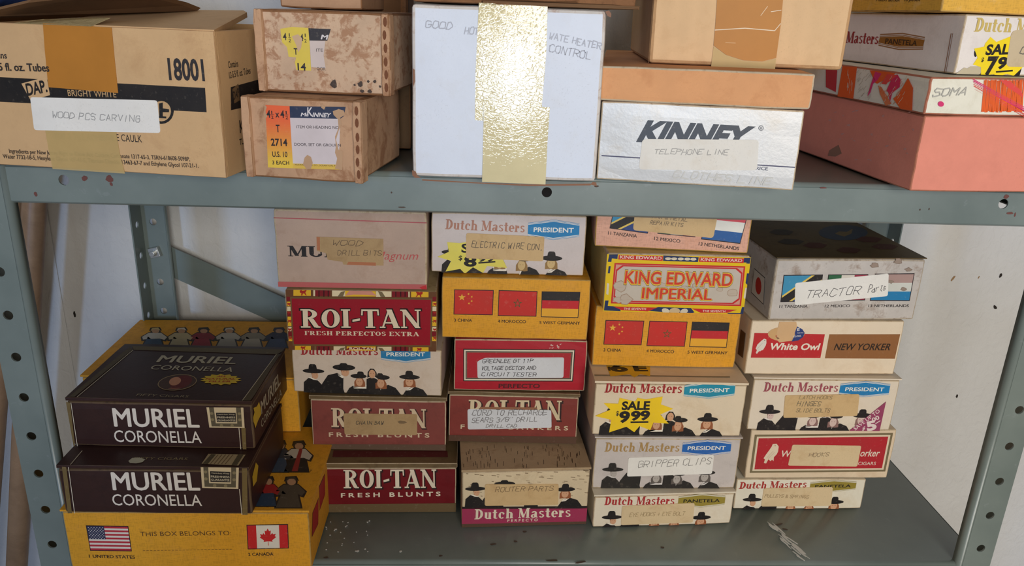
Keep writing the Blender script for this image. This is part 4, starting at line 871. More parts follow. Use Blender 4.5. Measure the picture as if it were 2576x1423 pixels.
# ---------- left group: yellow picture boxes and dark brown boxes
def doll(a, cx, y0, y1, w, coat, skirt, skin=(196, 150, 112), hat=(60, 50, 44), layer=1, out=(44, 34, 26)):
    H = y1-y0
    for lay, g in ((layer, 1), (layer+1, 0)):
        a.layer = lay; e = w*.07*g
        def c(col): return out if g else col
        a.poly([(cx-w*.5-e, y1+e*.5), (cx-w*.24-e, y0+H*.45), (cx+w*.3+e, y0+H*.45), (cx+w*.45+e, y1+e*.5)], c(skirt))
        a.poly([(cx-w*.2, y0+H*.26-e*.5), (cx+w*.35, y0+H*.26-e*.5), (cx+w*.62+e, y0+H*.48), (cx+w*.5+e, y0+H*.62+e), (cx+w*.28, y0+H*.55+e), (cx-w*.2, y0+H*.57+e), (cx-w*.46-e, y0+H*.6+e), (cx-w*.5-e, y0+H*.46)], c(coat))
        a.ell(cx+w*.1, y0+H*.17, w*.17+e, H*.11+e*.5, c(skin), 0, 12)
        a.poly([(cx-w*.12-e, y0+H*.16), (cx-w*.06-e, y0+H*.03-e*.4), (cx+w*.22+e, y0-e*.4), (cx+w*.32+e, y0+H*.14), (cx+w*.1, y0+H*.09)], c(hat))
T = Thing('cigar_box', (-.4246, -.0096), 0, .15, .2203, .066, .150, YEL, 'yellow cigar box with United States and Canada flags, front left on the lower shelf', 'cigar box', G, edge=WORNY, lid=.0025)
a = T.art('front', K11); flag(a, [(312, 873), (700, 880), (732, 1110), (352, 1105)], 'usa'); flag(a, [(1778, 868), (2157, 862), (2165, 1083), (1790, 1092)], 'canada')
a.at('lettering', 1); a.text('THIS BOX BELONGS TO:', (812, 972), (1640, 962), 42, (70, 44, 26), -.006); a.text('1 UNITED STATES', (343, 1168), (763, 1176), 30, (40, 26, 24), .014); a.text('2 CANADA', (1795, 1152), (2025, 1148), 30, (40, 26, 24), .014)
for i in range(25): x = 832+33*i; a.line((x, 1105-i*.6), (x+22, 1104.6-i*.6), 3.5, (90, 58, 30))
a = T.art('top', K11); a.at('printed_figure', 0)
doll(a, 2235, 105, 385, 230, (204, 192, 172), (34, 32, 32), hat=(52, 50, 44)); a.layer = 3; a.poly([(2190, 382), (2245, 382), (2290, 175), (2262, 175)], (150, 44, 44))
doll(a, 2165, 430, 712, 240, (84, 74, 60), (84, 74, 60), hat=(70, 62, 52)); doll(a, 1960, 430, 700, 200, (170, 40, 40), (44, 66, 90)); doll(a, 2080, 100, 390, 170, (54, 58, 66), (58, 74, 92))
a.text('13', (2205, 705), (2240, 705), 18, (50, 36, 24)); a.text('12', (1942, 710), (1978, 710), 18, (50, 36, 24)); a.text('7', (2355, 385), (2370, 385), 18, (50, 36, 24)); a.text('6', (2072, 388), (2090, 388), 18, (50, 36, 24))
a = T.art('right', K11); flag(a, [(2440, 520), (2492, 400), (2495, 590), (2445, 740)], 'red'); flag(a, [(2380, 760), (2435, 620), (2432, 860), (2375, 980)], 'red'); T.finish()
T = Thing('cigar_box', (-.4615, .1265), .0662, .3, .221, .066, .152, YEL, 'yellow cigar box with costumed dolls on its lid, behind the dark boxes', 'cigar box', G, edge=WORNY, lid=.0025)
a = T.art('top', K10); a.at('printed_figure', 0)
for x, c1, c2, ht in ((920, (206, 200, 186), (60, 84, 110), (196, 176, 120)), (1165, (196, 180, 140), (190, 176, 140), (220, 212, 196)), (1375, (140, 36, 50), (160, 42, 60), (36, 36, 46)), (1615, (190, 184, 170), (176, 170, 158), (206, 200, 186)), (1850, (150, 140, 120), (190, 180, 160), (52, 46, 40)), (2085, (44, 38, 60), (66, 80, 110), (44, 32, 60))): doll(a, x, 165, 352, 210, c1, c2, hat=ht)
T.finish()
DB = carton((54, 32, 28), (34, 22, 20), .4, .08, .42)
DEDGE = carton((96, 74, 50), (40, 26, 22), .6, .15, .7, sscale=160)
def stamp(a, q, text=True):
    a.at('tax_stamp', 3); a.poly(q, (206, 184, 146)); a.layer = 4; a.poly(sub(q, .07, .0, .93, .94), (88, 78, 58)); a.layer = 5; a.poly(sub(q, .2, 0, .8, .78), (206, 184, 146)); a.layer = 6; a.poly(sub(q, .24, .26, .78, .72), (34, 28, 24))
    for i, (u, v) in enumerate(((.12, .3), (.12, .6), (.88, .3), (.88, .6), (.35, .88), (.65, .88))): a.layer = 5; a.poly([lerpq(q, u+.05*math.cos(t), v+.07*math.sin(t)) for t in (0, .8, 1.6, 2.4, 3.1, 3.9, 4.7, 5.5)], (130, 116, 84))
    if text:
        a.at('lettering', 7)
        for t, v, u0, u1, h in (('Humi-Loc Wrap', .36, .28, .75, .055), ('FRESHNESS', .53, .26, .76, .09), ('GUARANTEE', .67, .26, .76, .09)): a.text(t, lerpq(q, u0, v), lerpq(q, u1, v), h*abs(q[3][1]-q[0][1]), (206, 190, 160), .012)
def muriel(bl, z, yaw, w, h, D, label, K, T1, T2, band, lines, st):
    T = Thing('cigar_box', bl, z, yaw, w, h, D, DB, label, 'cigar box', G, edge=DEDGE, bev=.0016, lid=.0035, over=.0002)
    a = T.art('front', K, off=.0004); a.at('printed_band', 1)
    for q in band: a.bump(); a.poly(q, (112, 92, 52))
    for p, q in lines: a.line(p, q, 6, (214, 202, 180))
    a.at('lettering', 1); a.text('MURIEL', *T1, (224, 212, 196), .022); a.text('CORONELLA', *T2, (224, 212, 196), .004)
    stamp(a, st); return T
T = muriel((-.4176, -.0161), .0662, -.3, .1655, .0497, .118, 'dark brown cigar box with cream lettering resting on the yellow flag box', K11, ((560, 548), (1360, 551), 172), ((562, 688), (1375, 693), 108),
           [[(95, 335), (135, 338), (190, 772), (150, 768)], [(1738, 350), (1785, 350), (1790, 785), (1742, 785)]], [((155, 340), (213, 770)), ((1715, 540), (1738, 780))], [(1360, 318), (1710, 332), (1705, 538), (1375, 530)])
a = T.art('top', K11, off=.0003); a.at('lettering', 1); a.text('FIFTY CIGARS', (745, 275), (1235, 280), 28, (150, 132, 92), -.006); a.at('tax_stamp', 2); a.poly([(1430, 225), (1770, 232), (1705, 332), (1368, 315)], (168, 148, 112)); a.layer = 3; a.poly([(1455, 228), (1500, 230), (1425, 318), (1378, 314)], (84, 74, 54)); a.poly([(1700, 232), (1752, 233), (1690, 330), (1640, 328)], (84, 74, 54))
for i in range(5): a.line((1520+34*i, 232), (1448+34*i, 318), 7, (112, 88, 62))
a.at('scuff', 2); a.poly([(700, 290), (735, 262), (800, 258), (855, 275), (830, 300), (770, 312), (715, 308)], (176, 170, 146)); a.line((165, 330), (280, 195), 6, (190, 176, 150))
a = T.art('right', K11); a.at('printed_burst', 1); a.poly([(1830, 430), (1862, 300), (1885, 330), (1870, 470), (1838, 520)], (196, 160, 40)); T.finish()
T = muriel((-.4172, .0140), .1163, -1.0, .1635, .0495, .118, 'topmost dark brown cigar box, oval portrait and cream lettering on its lid', K10, ((553, 1090), (1360, 1101), 182), ((560, 1236), (1380, 1249), 116),
           [[(100, 860), (138, 868), (190, 1308), (155, 1300)], [(1750, 1105), (1790, 1105), (1800, 1355), (1768, 1355)]], [((146, 868), (212, 1310)), ((1728, 1106), (1750, 1355))], [(1422, 912), (1770, 914), (1782, 1106), (1450, 1102)])
a = T.art('top', K10, off=.0003); a.at('printed_band', 1); a.poly([(718, 340), (2168, 372), (2085, 418), (738, 376)], (92, 80, 54)); a.poly([(110, 830), (150, 842), (725, 372), (700, 345)], (78, 66, 44)); a.poly([(1735, 885), (1800, 900), (2160, 420), (2085, 415)], (78, 66, 44)); a.layer = 2; a.line((160, 855), (728, 378), 5, (200, 188, 160)); a.line((1735, 885), (2080, 418), 5, (200, 188, 160))
a.at('lettering', 1); a.text('MURIEL', (945, 490), (1690, 508), 88, (176, 166, 140), .022); a.text('CORONELLA', (885, 558), (1660, 582), 56, (176, 166, 140), .004); a.text('FIFTY CIGARS', (757, 808), (1245, 825), 28, (150, 136, 104), -.006)
a.at('oval_portrait', 1); a.ell(1146, 682, 186, 74, (150, 128, 92), -.12, 28); a.layer = 2; a.ell(1146, 682, 178, 69, (70, 48, 40), -.12, 28); a.layer = 3; a.ell(1180, 680, 110, 58, (96, 34, 34), -.3, 18); a.poly([(1060, 740), (1150, 715), (1190, 735), (1140, 748)], (140, 88, 66)); a.layer = 4; a.ell(1125, 672, 58, 38, (190, 132, 100), -.3, 16)
a.at('printed_burst', 1); pts = []
for i in range(28): t = 2*math.pi*i/28; k = 1.0 if i % 2 else .78; pts.append((1557+200*k*math.cos(t), 655+54*k*math.sin(t)))
a.poly(pts, (206, 174, 44)); a.layer = 2
for t, y, x0, x1 in (('ALL', 632, 1515, 1605), ('NATURAL', 656, 1410, 1690), ('FILLER', 680, 1440, 1650)): a.text(t, (x0, y), (x1, y), 18, (170, 50, 34), .03)
a = T.art('right', K10); a.at('lettering', 1)
q0, q1 = (1938, 980), (2118, 690)
a.text('MURIEL', q0, q1, 125, (170, 160, 136), .022); a.text('CORONELLA', (1938, 1110), (2130, 800), 75, (170, 160, 136), .004)
a.at('printed_burst', 1); a.poly([(1852, 1040), (1872, 960), (1862, 920), (1895, 905), (1915, 862), (1930, 920), (1935, 980), (1905, 1040), (1880, 1110), (1868, 1060)], (206, 170, 44)); T.finish()
# ------------------------------------------------------------------ top shelf
U = 'cardboard boxes on the upper shelf'
ZT = .3778
KRAFT = carton((206, 168, 122), (160, 116, 74), .3, .05, .8, sscale=30); KRAFTD = carton((112, 82, 54), (76, 52, 34), .4, .08, .85, sscale=40)
CORR = carton((138, 96, 62), (84, 56, 36), .5, .12, .9, sscale=200)
CRAFT2 = carton((190, 150, 116), (132, 84, 52), .65, .1, .85, sscale=45, slo=.5, shi=.62)
AMBER = tape_mat('amber_packing_tape', (186, 124, 52), .94, .05); PALE = tape_mat('pale_packing_tape', (206, 176, 116), .72, .08); YTAPE = tape_mat('wrinkled_clear_tape', (216, 202, 158), .97, .05, .03, .6, .6)
def plate(name, pts, t, mat, T, parent=None, bev=0):
    pts = [Vector(p) for p in pts]; n = (pts[1]-pts[0]).cross(pts[2]-pts[0]).normalized()*t; k = len(pts)
    tris = [tuple(range(k)), tuple(range(2*k-1, k-1, -1))]+[(i, i+k, (i+1) % k+k, (i+1) % k) for i in range(k)]
    return mesh_obj(name, pts+[p-n for p in pts], tris, mat, parent or T.root, T.inv)
def strip(T, face, pts, mat, name, crop, off=.0004, lab=None, n=10):
    """packing tape laid on a face, finely divided so its gloss breaks up"""
    F = T.faces[face]; uv = [F.px((crop[0]+p[0]/crop[2], crop[1]+p[1]/crop[2])) for p in pts]
    vs = [F.world(q, off) for q in uv]; m = len(vs); vs += [F.world(q, off-.0003) for q in uv]
    tr_ = [tuple(t) for t in tessellate_polygon([[Vector((a, b, 0)) for a, b in uv]])]
    o = mesh_obj(name, vs, tr_+[(i, i+m, (i+1) % m+m, (i+1) % m) for i in range(m)], mat, T.root, T.inv)
    if lab: o['label'] = lab
    return o
# kraft caulk carton
yw = -9.1; ca, sa = math.cos(math.radians(yw)), math.sin(math.radians(yw))
T = Thing('shipping_carton', (-.439-.07*ca, -.010-.07*sa), ZT, yw, .270, .1035, .20, KRAFT, 'brown kraft carton with black stripe and white slip, open flaps, far left', 'box', U, edge=CORR, bev=.0018, make=False)
for nm, u0, u1, d0, d1, z0, z1 in (('front_panel', 0, .27, 0, .004, 0, .1035), ('back_panel', 0, .27, .196, .20, 0, .1035), ('side_panel', 0, .004, .0042, .1958, 0, .1035), ('side_panel', .266, .27, .0042, .1958, 0, .1035), ('bottom_panel', .0042, .2658, .0042, .1958, 0, .004)):
    T.hexa(nm, z0, z1, KRAFT, .0003, .0012, 0, u0, u1, d0, d1)
a = T.art('front', K1); a.at('printed_band', 0); a.poly([(-160, 522), (1412, 605), (1423, 772), (-160, 692)], BLK)
a.layer = 1; a.at('logo', 1); a.poly([(148, 575), (322, 528), (345, 655), (212, 690)], (206, 168, 122)); a.at('roundel', 1); a.ell(1112, 765, 85, 88, BLK); a.layer = 2; a.ell(1112, 765, 66, 70, (196, 158, 112)); a.layer = 3; a.poly([(1095, 712), (1122, 705), (1122, 745), (1165, 752), (1165, 772), (1122, 772), (1122, 800), (1146, 802), (1146, 815), (1090, 812), (1090, 800), (1098, 798)], BLK)
a.at('lettering', 2); a.text('DAP.', (190, 658), (330, 630), 86, BLK, .03, rot=True); a.text('BRIGHT WHITE', (470, 660), (803, 670), 45, (196, 158, 110), .004)
a.text('18001', (1165, 545), (1412, 553), 150, (44, 40, 40), .03); a.text('E CAULK', (805, 970), (980, 980), 52, (40, 36, 34), .0); a.text('TUB & TILE ADHESIVE', (375, 955), (790, 970), 44, (150, 136, 96), .012)
a.text('Contains', (-130, 398), (50, 402), 46, (44, 40, 38), .02); pass
a.text('Ingredients per New Jersey Right to Know Act: Calcium Carbonate 1317-65-3, TSRN-618608-5098P,', (65, 1052), (1310, 1108), 30, (50, 42, 38), .012)
a.text('Water 7732-18-5, Hexylene Glycol 107-41-5, Titanium Dioxide 13463-67-7 and Ethylene Glycol 107-21-1.', (22, 1088), (1368, 1155), 30, (50, 42, 38), .012)
strip(T, 'front', [(297, 158), (770, 190), (790, 400), (808, 572), (815, 640), (338, 600), (330, 548), (310, 340)], AMBER, 'packing_tape', K1, .0004, 'amber packing tape')
strip(T, 'front', [(310, 880), (800, 900), (825, 1050), (862, 1194), (365, 1162), (335, 1020)], PALE, 'packing_tape', K1, .0004, 'pale packing tape')
b = T.art('front', K1, off=.0006); b.at('lettering', 1); b.text('12-5.5 fl. oz. Tubes', (-120, 482), (345, 492), 56, (44, 40, 38), .02)
a.label([(210, 668), (1085, 690), (1107, 915), (238, 895)], WHT, [('WOOD PCS CARVING', (362, 808), (965, 838), 42, (164, 162, 158), .0006)], 'white paper slip', layer=8)
a = T.art('right', K1); a.at('printed_band', 0); a.poly([(1588, 600), (1850, 528), (1850, 700), (1590, 758)], (40, 34, 32)); a.at('lettering', 1)
a.text('Contains', (1572, 468), (1640, 458), 48, (50, 42, 36), .012); a.text('12-5.5 fl. oz. Tubes', (1578, 540), (1725, 505), 46, (50, 42, 36), .012); a.text('KWIK', (1652, 915), (1750, 880), 90, (50, 42, 36), .02); a.text('TUB & TILE', (1650, 1000), (1760, 960), 44, (50, 42, 36), .012)
a.at('logo', 1); a.poly([(1598, 615), (1640, 575), (1650, 690), (1612, 712)], (120, 92, 62)); a.at('lettering', 2); a.text('DAP', (1606, 690), (1646, 660), 60, (40, 34, 30), .02); T.finish()
zt = ZT+.1035; f0 = T.L(.135, .001, .1042); f1 = T.L(.270, .001, .1042)
plate('flap', [f0, f1, at_y((621, 31), .085), at_y((612, 26), .095), at_y((380, 24), .105)], .004, KRAFT, T)
plate('flap', [at_y((505, 20), .09), at_y((470, 6), .07), at_y((330, -30), -.01), at_y((80, -2), -.035), at_y((-70, 34), -.035), at_y((-70, 52), .10)], .004, KRAFTD, T)  # raised flap: shadow on its underside is put into the darker kraft colour
o = plate('packing_tape', [T.L(.121, -.0012, .1035), T.L(.180, -.0012, .1035), at_y((277, 45), -.02), at_y((250, 43), -.015), at_y((150, 47), -.02), at_y((108, 48), -.03)], .0003, tape_mat('loose_clear_tape', (196, 176, 130), .6, .8, .15, .5), T)
# blue cloth lying on the raised flap
def cloth(name, pts_c, rx, ry, rz, mat, label, cat):
    n, m = 24, 12; v = []; f = []
    for i in range(m+1):
        for j in range(n):
            th = math.pi*i/m; ph = 2*math.pi*j/n; w = 1+.10*math.sin(5*ph+3*th)+.07*math.sin(9*ph-4*th)
            v.append((rx*w*math.sin(th)*math.cos(ph), ry*w*math.sin(th)*math.sin(ph), rz*(1+math.cos(th))*(1+.06*math.sin(7*ph))))
    for i in range(m):
        for j in range(n): f.append((i*n+j, (i+1)*n+j, (i+1)*n+(j+1) % n, i*n+(j+1) % n))
    o = mesh_obj(name, v, f, mat, smooth=True); o.location = pts_c; return tag(o, label, cat)
cp = at_y((8, 8), .015)
cloth('blue_cloth', (cp.x-.012, cp.y, cp.z-.004), .05, .04, .02, carton((40, 64, 120), (24, 38, 80), .5, .15, .9, sscale=80), 'bundle of blue cloth at the top left corner', 'cloth')
# hinge boxes
def rims(T, slots):
    for u0, u1, nm in ((-.0035, .0035, 'folded_rim'), (T.w-.002, T.w+.005, 'folded_rim')):
        o = T.hexa(nm, .0005, T.h-.0005, CRAFT2, .0005, .0018, 0, u0, u1, -.003, .012)
    for k in range(6):
        z = T.h*(.12+.155*k)+.0012*(R()-.5); c = T.L(T.w+.0015+.001*(R()-.5), -.0031, z); v = [c+T.eu*.0014*math.cos(t*.6283)+T.ez*.0034*math.sin(t*.6283) for t in range(10)]
        mesh_obj('slot', v+[p+T.ed*.0008 for p in v], [tuple(range(10))]+[(i, i+10, (i+1) % 10+10, (i+1) % 10) for i in range(10)], slots, T.root, T.inv)
SLOT = plain('slot_brown', (110, 66, 40), .9)
T = Thing('hinge_box', (-.225, -.035), ZT, -10, .082, .060, .116, CRAFT2, 'tan hinge box with orange, navy and white printed label', 'box', 'hinge boxes', edge=CORR, bev=.0014)
rims(T, SLOT); a = T.art('front', K2); a.at('printed_label', 1)
for i in range(30):
    t0, t1 = i/30, (i+1)/30; q = [(186, 722), (352, 730), (378, 1158), (204, 1152)]; m = max(0, (i-6)/21); m = min(1, m); a.poly(sub(q, 0, t0, 1, t1), tuple(int(p*(1-m)+r_*m) for p, r_ in zip((226, 98, 54), (222, 186, 66))))
a.poly([(352, 730), (738, 736), (725, 800), (700, 818), (355, 810)], (40, 50, 74)); a.poly([(355, 810), (702, 818), (690, 1132), (375, 1125)], (206, 192, 190)); a.poly([(375, 1125), (700, 1132), (715, 1168), (376, 1158)], (214, 176, 74))
a.at('torn_patch', 5); tn = (184, 146, 110)
for q in ([(650, 765), (690, 750), (725, 760), (735, 790), (700, 810), (712, 850), (690, 900), (672, 960), (690, 1030), (720, 1040), (715, 1170), (665, 1160), (680, 1090), (665, 1050), (672, 1000), (665, 940), (690, 880), (685, 820), (655, 790)], [(455, 1085), (475, 1065), (500, 1080), (512, 1120), (500, 1160), (470, 1165), (445, 1130)], [(575, 715), (600, 735), (590, 755), (570, 740)], [(180, 720), (196, 735), (186, 770), (200, 800), (176, 830)]): a.poly(q, tn)
a.at('lettering', 3); B3 = (40, 30, 30)
a.text('4', (195, 808), (222, 808), 52, B3, .025); a.text('1', (227, 785), (234, 785), 24, B3, .01); a.line((224, 790), (244, 790), 3, B3); a.text('2', (226, 818), (242, 818), 24, B3, .01); a.text('x', (255, 806), (282, 806), 46, B3, .025); a.text('4', (290, 810), (317, 810), 52, B3, .025); a.text('1', (326, 786), (333, 786), 24, B3, .01); a.line((322, 791), (344, 791), 3, B3); a.text('2', (325, 820), (342, 820), 24, B3, .01)
a.text('T', (260, 908), (286, 908), 52, B3, .03); a.text('2714', (225, 1001), (338, 1004), 50, B3, .025); a.text('U.S. 10', (234, 1078), (338, 1080), 38, B3, .02); a.text('3 EACH', (234, 1130), (350, 1133), 27, B3, .015)
a.text('M', (428, 800), (462, 800), 26, (214, 206, 204), .03, slant=.3); a.text('c', (464, 800), (478, 800), 24, (214, 206, 204), .03, slant=.3); a.text('K', (474, 798), (512, 798), 62, (214, 206, 204), .02, slant=.05); a.text('INNEY', (508, 803), (632, 807), 30, (214, 206, 204), .03, slant=.3)
a.text('ITEM OR HEADING NO', (400, 882), (692, 887), 20, (54, 44, 48), .004); a.text('DOOR, SET OR GROUP N', (385, 1002), (705, 1009), 20, (54, 44, 48), .004); a.text('McKINNEY MFG. CO., SCRANTON, PA.', (390, 1138), (682, 1146), 11, (80, 60, 40), .004); T.finish()
T = Thing('hinge_box', (-.217, -.015), ZT+.0605, -7, .092, .0590, .118, carton((202, 170, 140), (146, 96, 62), .7, .1, .85, sscale=110, slo=.5, shi=.6), 'water stained hinge box with torn yellow label, on top of the other', 'box', 'hinge boxes', edge=CORR, bev=.0018)
rims(T, SLOT); a = T.art('front', K2); a.at('printed_label', 1); yy = (216, 190, 72)
a.poly([(288, 198), (370, 185), (480, 192), (490, 300), (500, 486), (400, 482), (388, 430), (398, 395), (345, 390), (335, 325), (300, 290)], yy); a.poly([(482, 194), (636, 200), (632, 215), (612, 280), (488, 279)], (46, 42, 44)); a.poly([(490, 279), (598, 282), (586, 380), (600, 470), (500, 462)], (204, 186, 176))
a.at('torn_patch', 4); a.poly([(368, 250), (410, 235), (440, 265), (432, 330), (412, 360), (398, 310)], (200, 166, 130))
a.at('lettering', 3); a.text('4', (308, 275), (332, 275), 50, B3, .02); a.text('1', (348, 252), (354, 252), 24, B3, .01); a.line((344, 258), (362, 260), 3, B3); a.text('2', (346, 290), (362, 290), 24, B3, .01); a.text('4', (425, 280), (448, 282), 50, B3, .02); a.text('1', (457, 254), (463, 254), 24, B3, .01); a.text('2', (454, 292), (470, 292), 24, B3, .01); a.text('T', (382, 375), (410, 376), 46, B3, .02); a.text('14', (408, 483), (466, 485), 52, B3, .02); a.text('M', (566, 270), (612, 272), 34, (216, 208, 204), .03, slant=.3); a.text('ITE', (536, 355), (582, 356), 22, (60, 50, 50)); a.text('OOR', (540, 482), (600, 485), 22, (60, 50, 50))
a.at('mould_spot', 4)
for x, y, r_ in ((660, 578, 26), (840, 578, 20), (895, 560, 9), (940, 560, 12), (800, 585, 9), (850, 628, 14), (905, 630, 14), (975, 595, 8)):
    random.seed(x); a.poly([(x+r_*(.6+.7*R())*math.cos(t*.7), y+r_*(.6+.7*R())*math.sin(t*.7)) for t in range(9)], (62, 44, 30))
T.finish(); random.seed(11)
T = Thing('plain_carton', (-.208, .012), ZT+.1200, -3, .0625, .07, .10, carton((178, 140, 108), (140, 100, 70), .4, .07, .85), 'small plain brown carton standing on the stained hinge box', 'box', U, edge=CORR); T.finish()
T = Thing('hinge_box', (-.212, .105), ZT, 0, .094, .0835, .12, carton((120, 92, 64), (80, 56, 38), .5, .1, .85), 'shade-darkened hinge box with a yellow label behind the two front hinge boxes', 'box', 'hinge boxes', edge=CORR)  # shade behind the front boxes is put into its card and label colours
a = T.art('front', (0, 0, 1)); a.at('printed_label', 1); a.poly([(950, 158), (1001, 158), (1001, 217), (950, 217)], (150, 126, 40)); a.at('lettering', 2); a.text('K', (982, 214), (997, 214), 18, BLK, .02); T.finish()
T = Thing('brown_carton', (-.205, .105), ZT+.0838, 2, .085, .09, .12, carton((112, 80, 54), (70, 48, 32), .6, .12, .9), 'shade-darkened brown carton in the gap beside the white box, at the back', 'box', U, edge=CORR, bev=.006); T.finish()  # brown darkened to carry the shade at the back of the gap
# white box
T = Thing('white_box', (-.107, -.019), ZT, -1.7, .1425, .1265, .15, carton((212, 217, 226), (196, 190, 180), .15, .03, .55), 'tall white box with a wide strip of wrinkled clear tape', 'box', U, edge=carton((214, 206, 196), (150, 100, 64), .7, .1, .8, sscale=70), bev=.0026)
a = T.art('front', K3, off=.00015); a.at('handwriting', 1)
for t, p0, p1, h in (('GOOD', (190, 190), (372, 202), 48), ('HOT', (462, 232), (552, 240), 48), ('WATE HEATER', (1042, 268), (1396, 338), 44), ('CONTROL', (1042, 354), (1325, 408), 50)): a.hand(t, p0, p1, h, (172, 174, 182), .0007)
a.at('worn_corner', 1)
for q in ([(100, 1170), (125, 1180), (135, 1205), (160, 1222), (120, 1222), (102, 1205)], [(1325, 1268), (1345, 1250), (1368, 1255), (1372, 1280)], [(1430, 80), (1455, 72), (1472, 95), (1468, 120), (1445, 110)], [(170, 1232), (560, 1255), (900, 1268), (1330, 1262), (1330, 1275), (900, 1280), (170, 1242)], [(105, 470), (118, 480), (120, 560), (108, 600)]): a.poly(q, (130, 84, 54), clip=False)
strip(T, 'front', [(560, 18), (1033, 45), (1022, 380), (992, 738), (590, 722), (586, 830), (533, 826), (537, 500)], YTAPE, 'packing_tape', K3, .0004, 'wrinkled clear packing tape, upper strip')
strip(T, 'front', [(592, 706), (1048, 738), (1030, 1000), (1018, 1268), (582, 1250), (592, 850)], YTAPE, 'packing_tape', K3, .0007, 'wrinkled clear packing tape, lower strip')
T.finish()
T = Thing('corrugated_carton', (-.106, -.018), ZT+.1273, 0, .163, .09, .15, CORR, 'ragged brown corrugated carton on top of the white box', 'box', U, edge=CORR, bev=.002)
o = T.hexa('torn_flap', -.0002, .0034, KRAFTD, .0012, .0008, 0, .05, T.w+.002, -.004, .02); o = T.hexa('torn_flap', .0036, .0066, CORR, .0015, .0008, 0, -.001, .12, -.006, .01); T.finish()
# shoe box with lift-off lid
SILV = carton((196, 195, 192), (186, 174, 156), .5, .04, .36, sscale=30, bstr=.2)
SILV.node_tree.nodes['Principled BSDF'].inputs['Metallic'].default_value = .1
T = Thing('shoe_box', (.037, -.011), ZT, -9.3, .152, .088, .285, SILV, 'silvery white shoe box with an orange tan lid', 'shoe box', U, make=False)
T.hexa('box_body', 0, .0615, SILV, .0004, .0012)
LIDM = carton((214, 154, 104), (176, 112, 66), .35, .06, .75, sscale=40)
T.hexa('lid', .0612, .088, LIDM, .0005, .0014, .0028)
a = T.art('front', K4); a.at('lettering', 1); a.text('KINNEY', (310, 897), (1000, 938), 132, (66, 72, 80), .055, slant=.42); a.text('R', (1098, 826), (1110, 827), 13, (66, 72, 80)); a.ell(1104, 818, 17, 17, (66, 72, 80)); a.layer = 2; a.ell(1104, 818, 14, 14, (204, 202, 198)); a.layer = 3; a.text('R', (1098, 827), (1111, 828), 17, (66, 72, 80)); a.text('PRICE', (1050, 1083), (1147, 1088), 22, (60, 62, 84), .008)
a.at('printed_line', 1); a.line((85, 994), (345, 1010), 7, (62, 62, 92)); a.line((1070, 1053), (1322, 1069), 7, (62, 62, 92))
a.at('faint_writing', 1); a.hand('CLOTHES LINE', (540, 1135), (1160, 1185), 46, (196, 193, 184), .0010)
a.label([(345, 888), (1090, 893), (1078, 1088), (322, 1082)], paper((222, 216, 204), (196, 178, 150), .4), [('TELEPHONE LINE', (417, 983), (890, 988), 32, (158, 154, 146))], 'white paper slip', layer=6, rc=.003)
T.finish()
# carton with amber tape
T = Thing('taped_carton', (.076, .017), ZT+.0883, -6.4, .1515, .125, .21, carton((218, 180, 134), (190, 146, 100), .3, .05, .75, streak=True), 'pale brown carton with amber tape standing on the shoe box', 'box', U, edge=carton((196, 154, 108), (140, 96, 60), .5, .1, .85), bev=.003)
strip(T, 'front', [(832, -300), (1258, -300), (1243, 0), (1230, 150), (1200, 370), (1110, 392), (990, 385), (880, 350), (800, 290), (812, 150), (822, 0)], AMBER, 'packing_tape', K4, .0007, 'amber packing tape')
strip(T, 'front', [(800, 296), (880, 352), (990, 388), (1110, 395), (1200, 374), (1190, 462), (782, 442)], PALE, 'packing_tape', K4, .0006, 'bubbled tape end without glue')
a = T.art('front', K4, off=.0008); a.at('crease', 2); a.line((806, 192), (1000, 180), 5, (230, 214, 186)); a.line((1000, 180), (1190, 196), 5, (230, 214, 186)); a.line((1190, 196), (1228, 150), 4, (230, 214, 186)); a.line((1100, 100), (1145, 40), 4, (220, 190, 150)); a.line((1165, 75), (1232, 65), 4, (230, 214, 186)); a.line((875, 272), (940, 275), 3, (220, 180, 130))
a.at('panel_edge', 0); a.line((404, -300), (382, 408), 4, (140, 100, 66)); T.finish()
# coral shoe box with brush-stroke lid
CORAL = carton((222, 138, 116), (196, 120, 100), .3, .05, .75, sscale=30); CORALS = CORAL
T = Thing('shoe_box', (.283, -.027), ZT, 4.4, .175, .089, .275, CORAL, 'coral pink shoe box with orange brush stroke lid', 'shoe box', U, make=False, edge=carton((176, 110, 84), (110, 70, 50), .6, .1, .85))
T.hexa('box_body', 0, .0600, CORAL, .0004, .0012); LID8 = carton((226, 220, 200), (190, 180, 150), .3, .04, .6)
T.hexa('lid', .0598, .089, LID8, .0005, .0014, .0036)
a = T.art('front', K16, off=.0040); a.at('brush_strokes', 1); OR = (226, 92, 34); PK = (214, 48, 110); RD = (222, 72, 66)
for i in range(26):
    x = 1600+480*i/26+14*(R()-.5); y0 = 945+12*R(); y1 = 1335-20*R(); a.layer = 1; a.poly([(x, y0), (x+10+14*R(), y0), (x-18+12*R(), y1), (x-34, y1)], OR)
for i in range(12):
    y = 940+20*i; a.layer = 2; a.poly([(1440+30*i*.2+20*R(), y*1.0), (1470+20*R(), y-4), (2105+30*R(), y+340+30*R()), (2080, y+330)], PK if i < 3 else RD) if i < 7 else None
a.poly([(1780, 945), (1900, 960), (2040, 1080), (2060, 1160), (1990, 1110), (1880, 1040)], RD)
a.layer = 3; a.ell(1085, 1233, 36, 32, PK, .3, 12); a.at('handwriting', 3); a.hand('SOMA', (985, 1142), (1370, 1128), 92, (176, 172, 160), .0009)
a = T.art('left', K16, off=.0040); a.at('brush_strokes', 1)
a.poly([(0, 790), (175, 800), (130, 1180), (-60, 1150)], OR); a.poly([(-200, 760), (-60, 790), (-80, 1100), (-200, 1040)], (196, 50, 60))
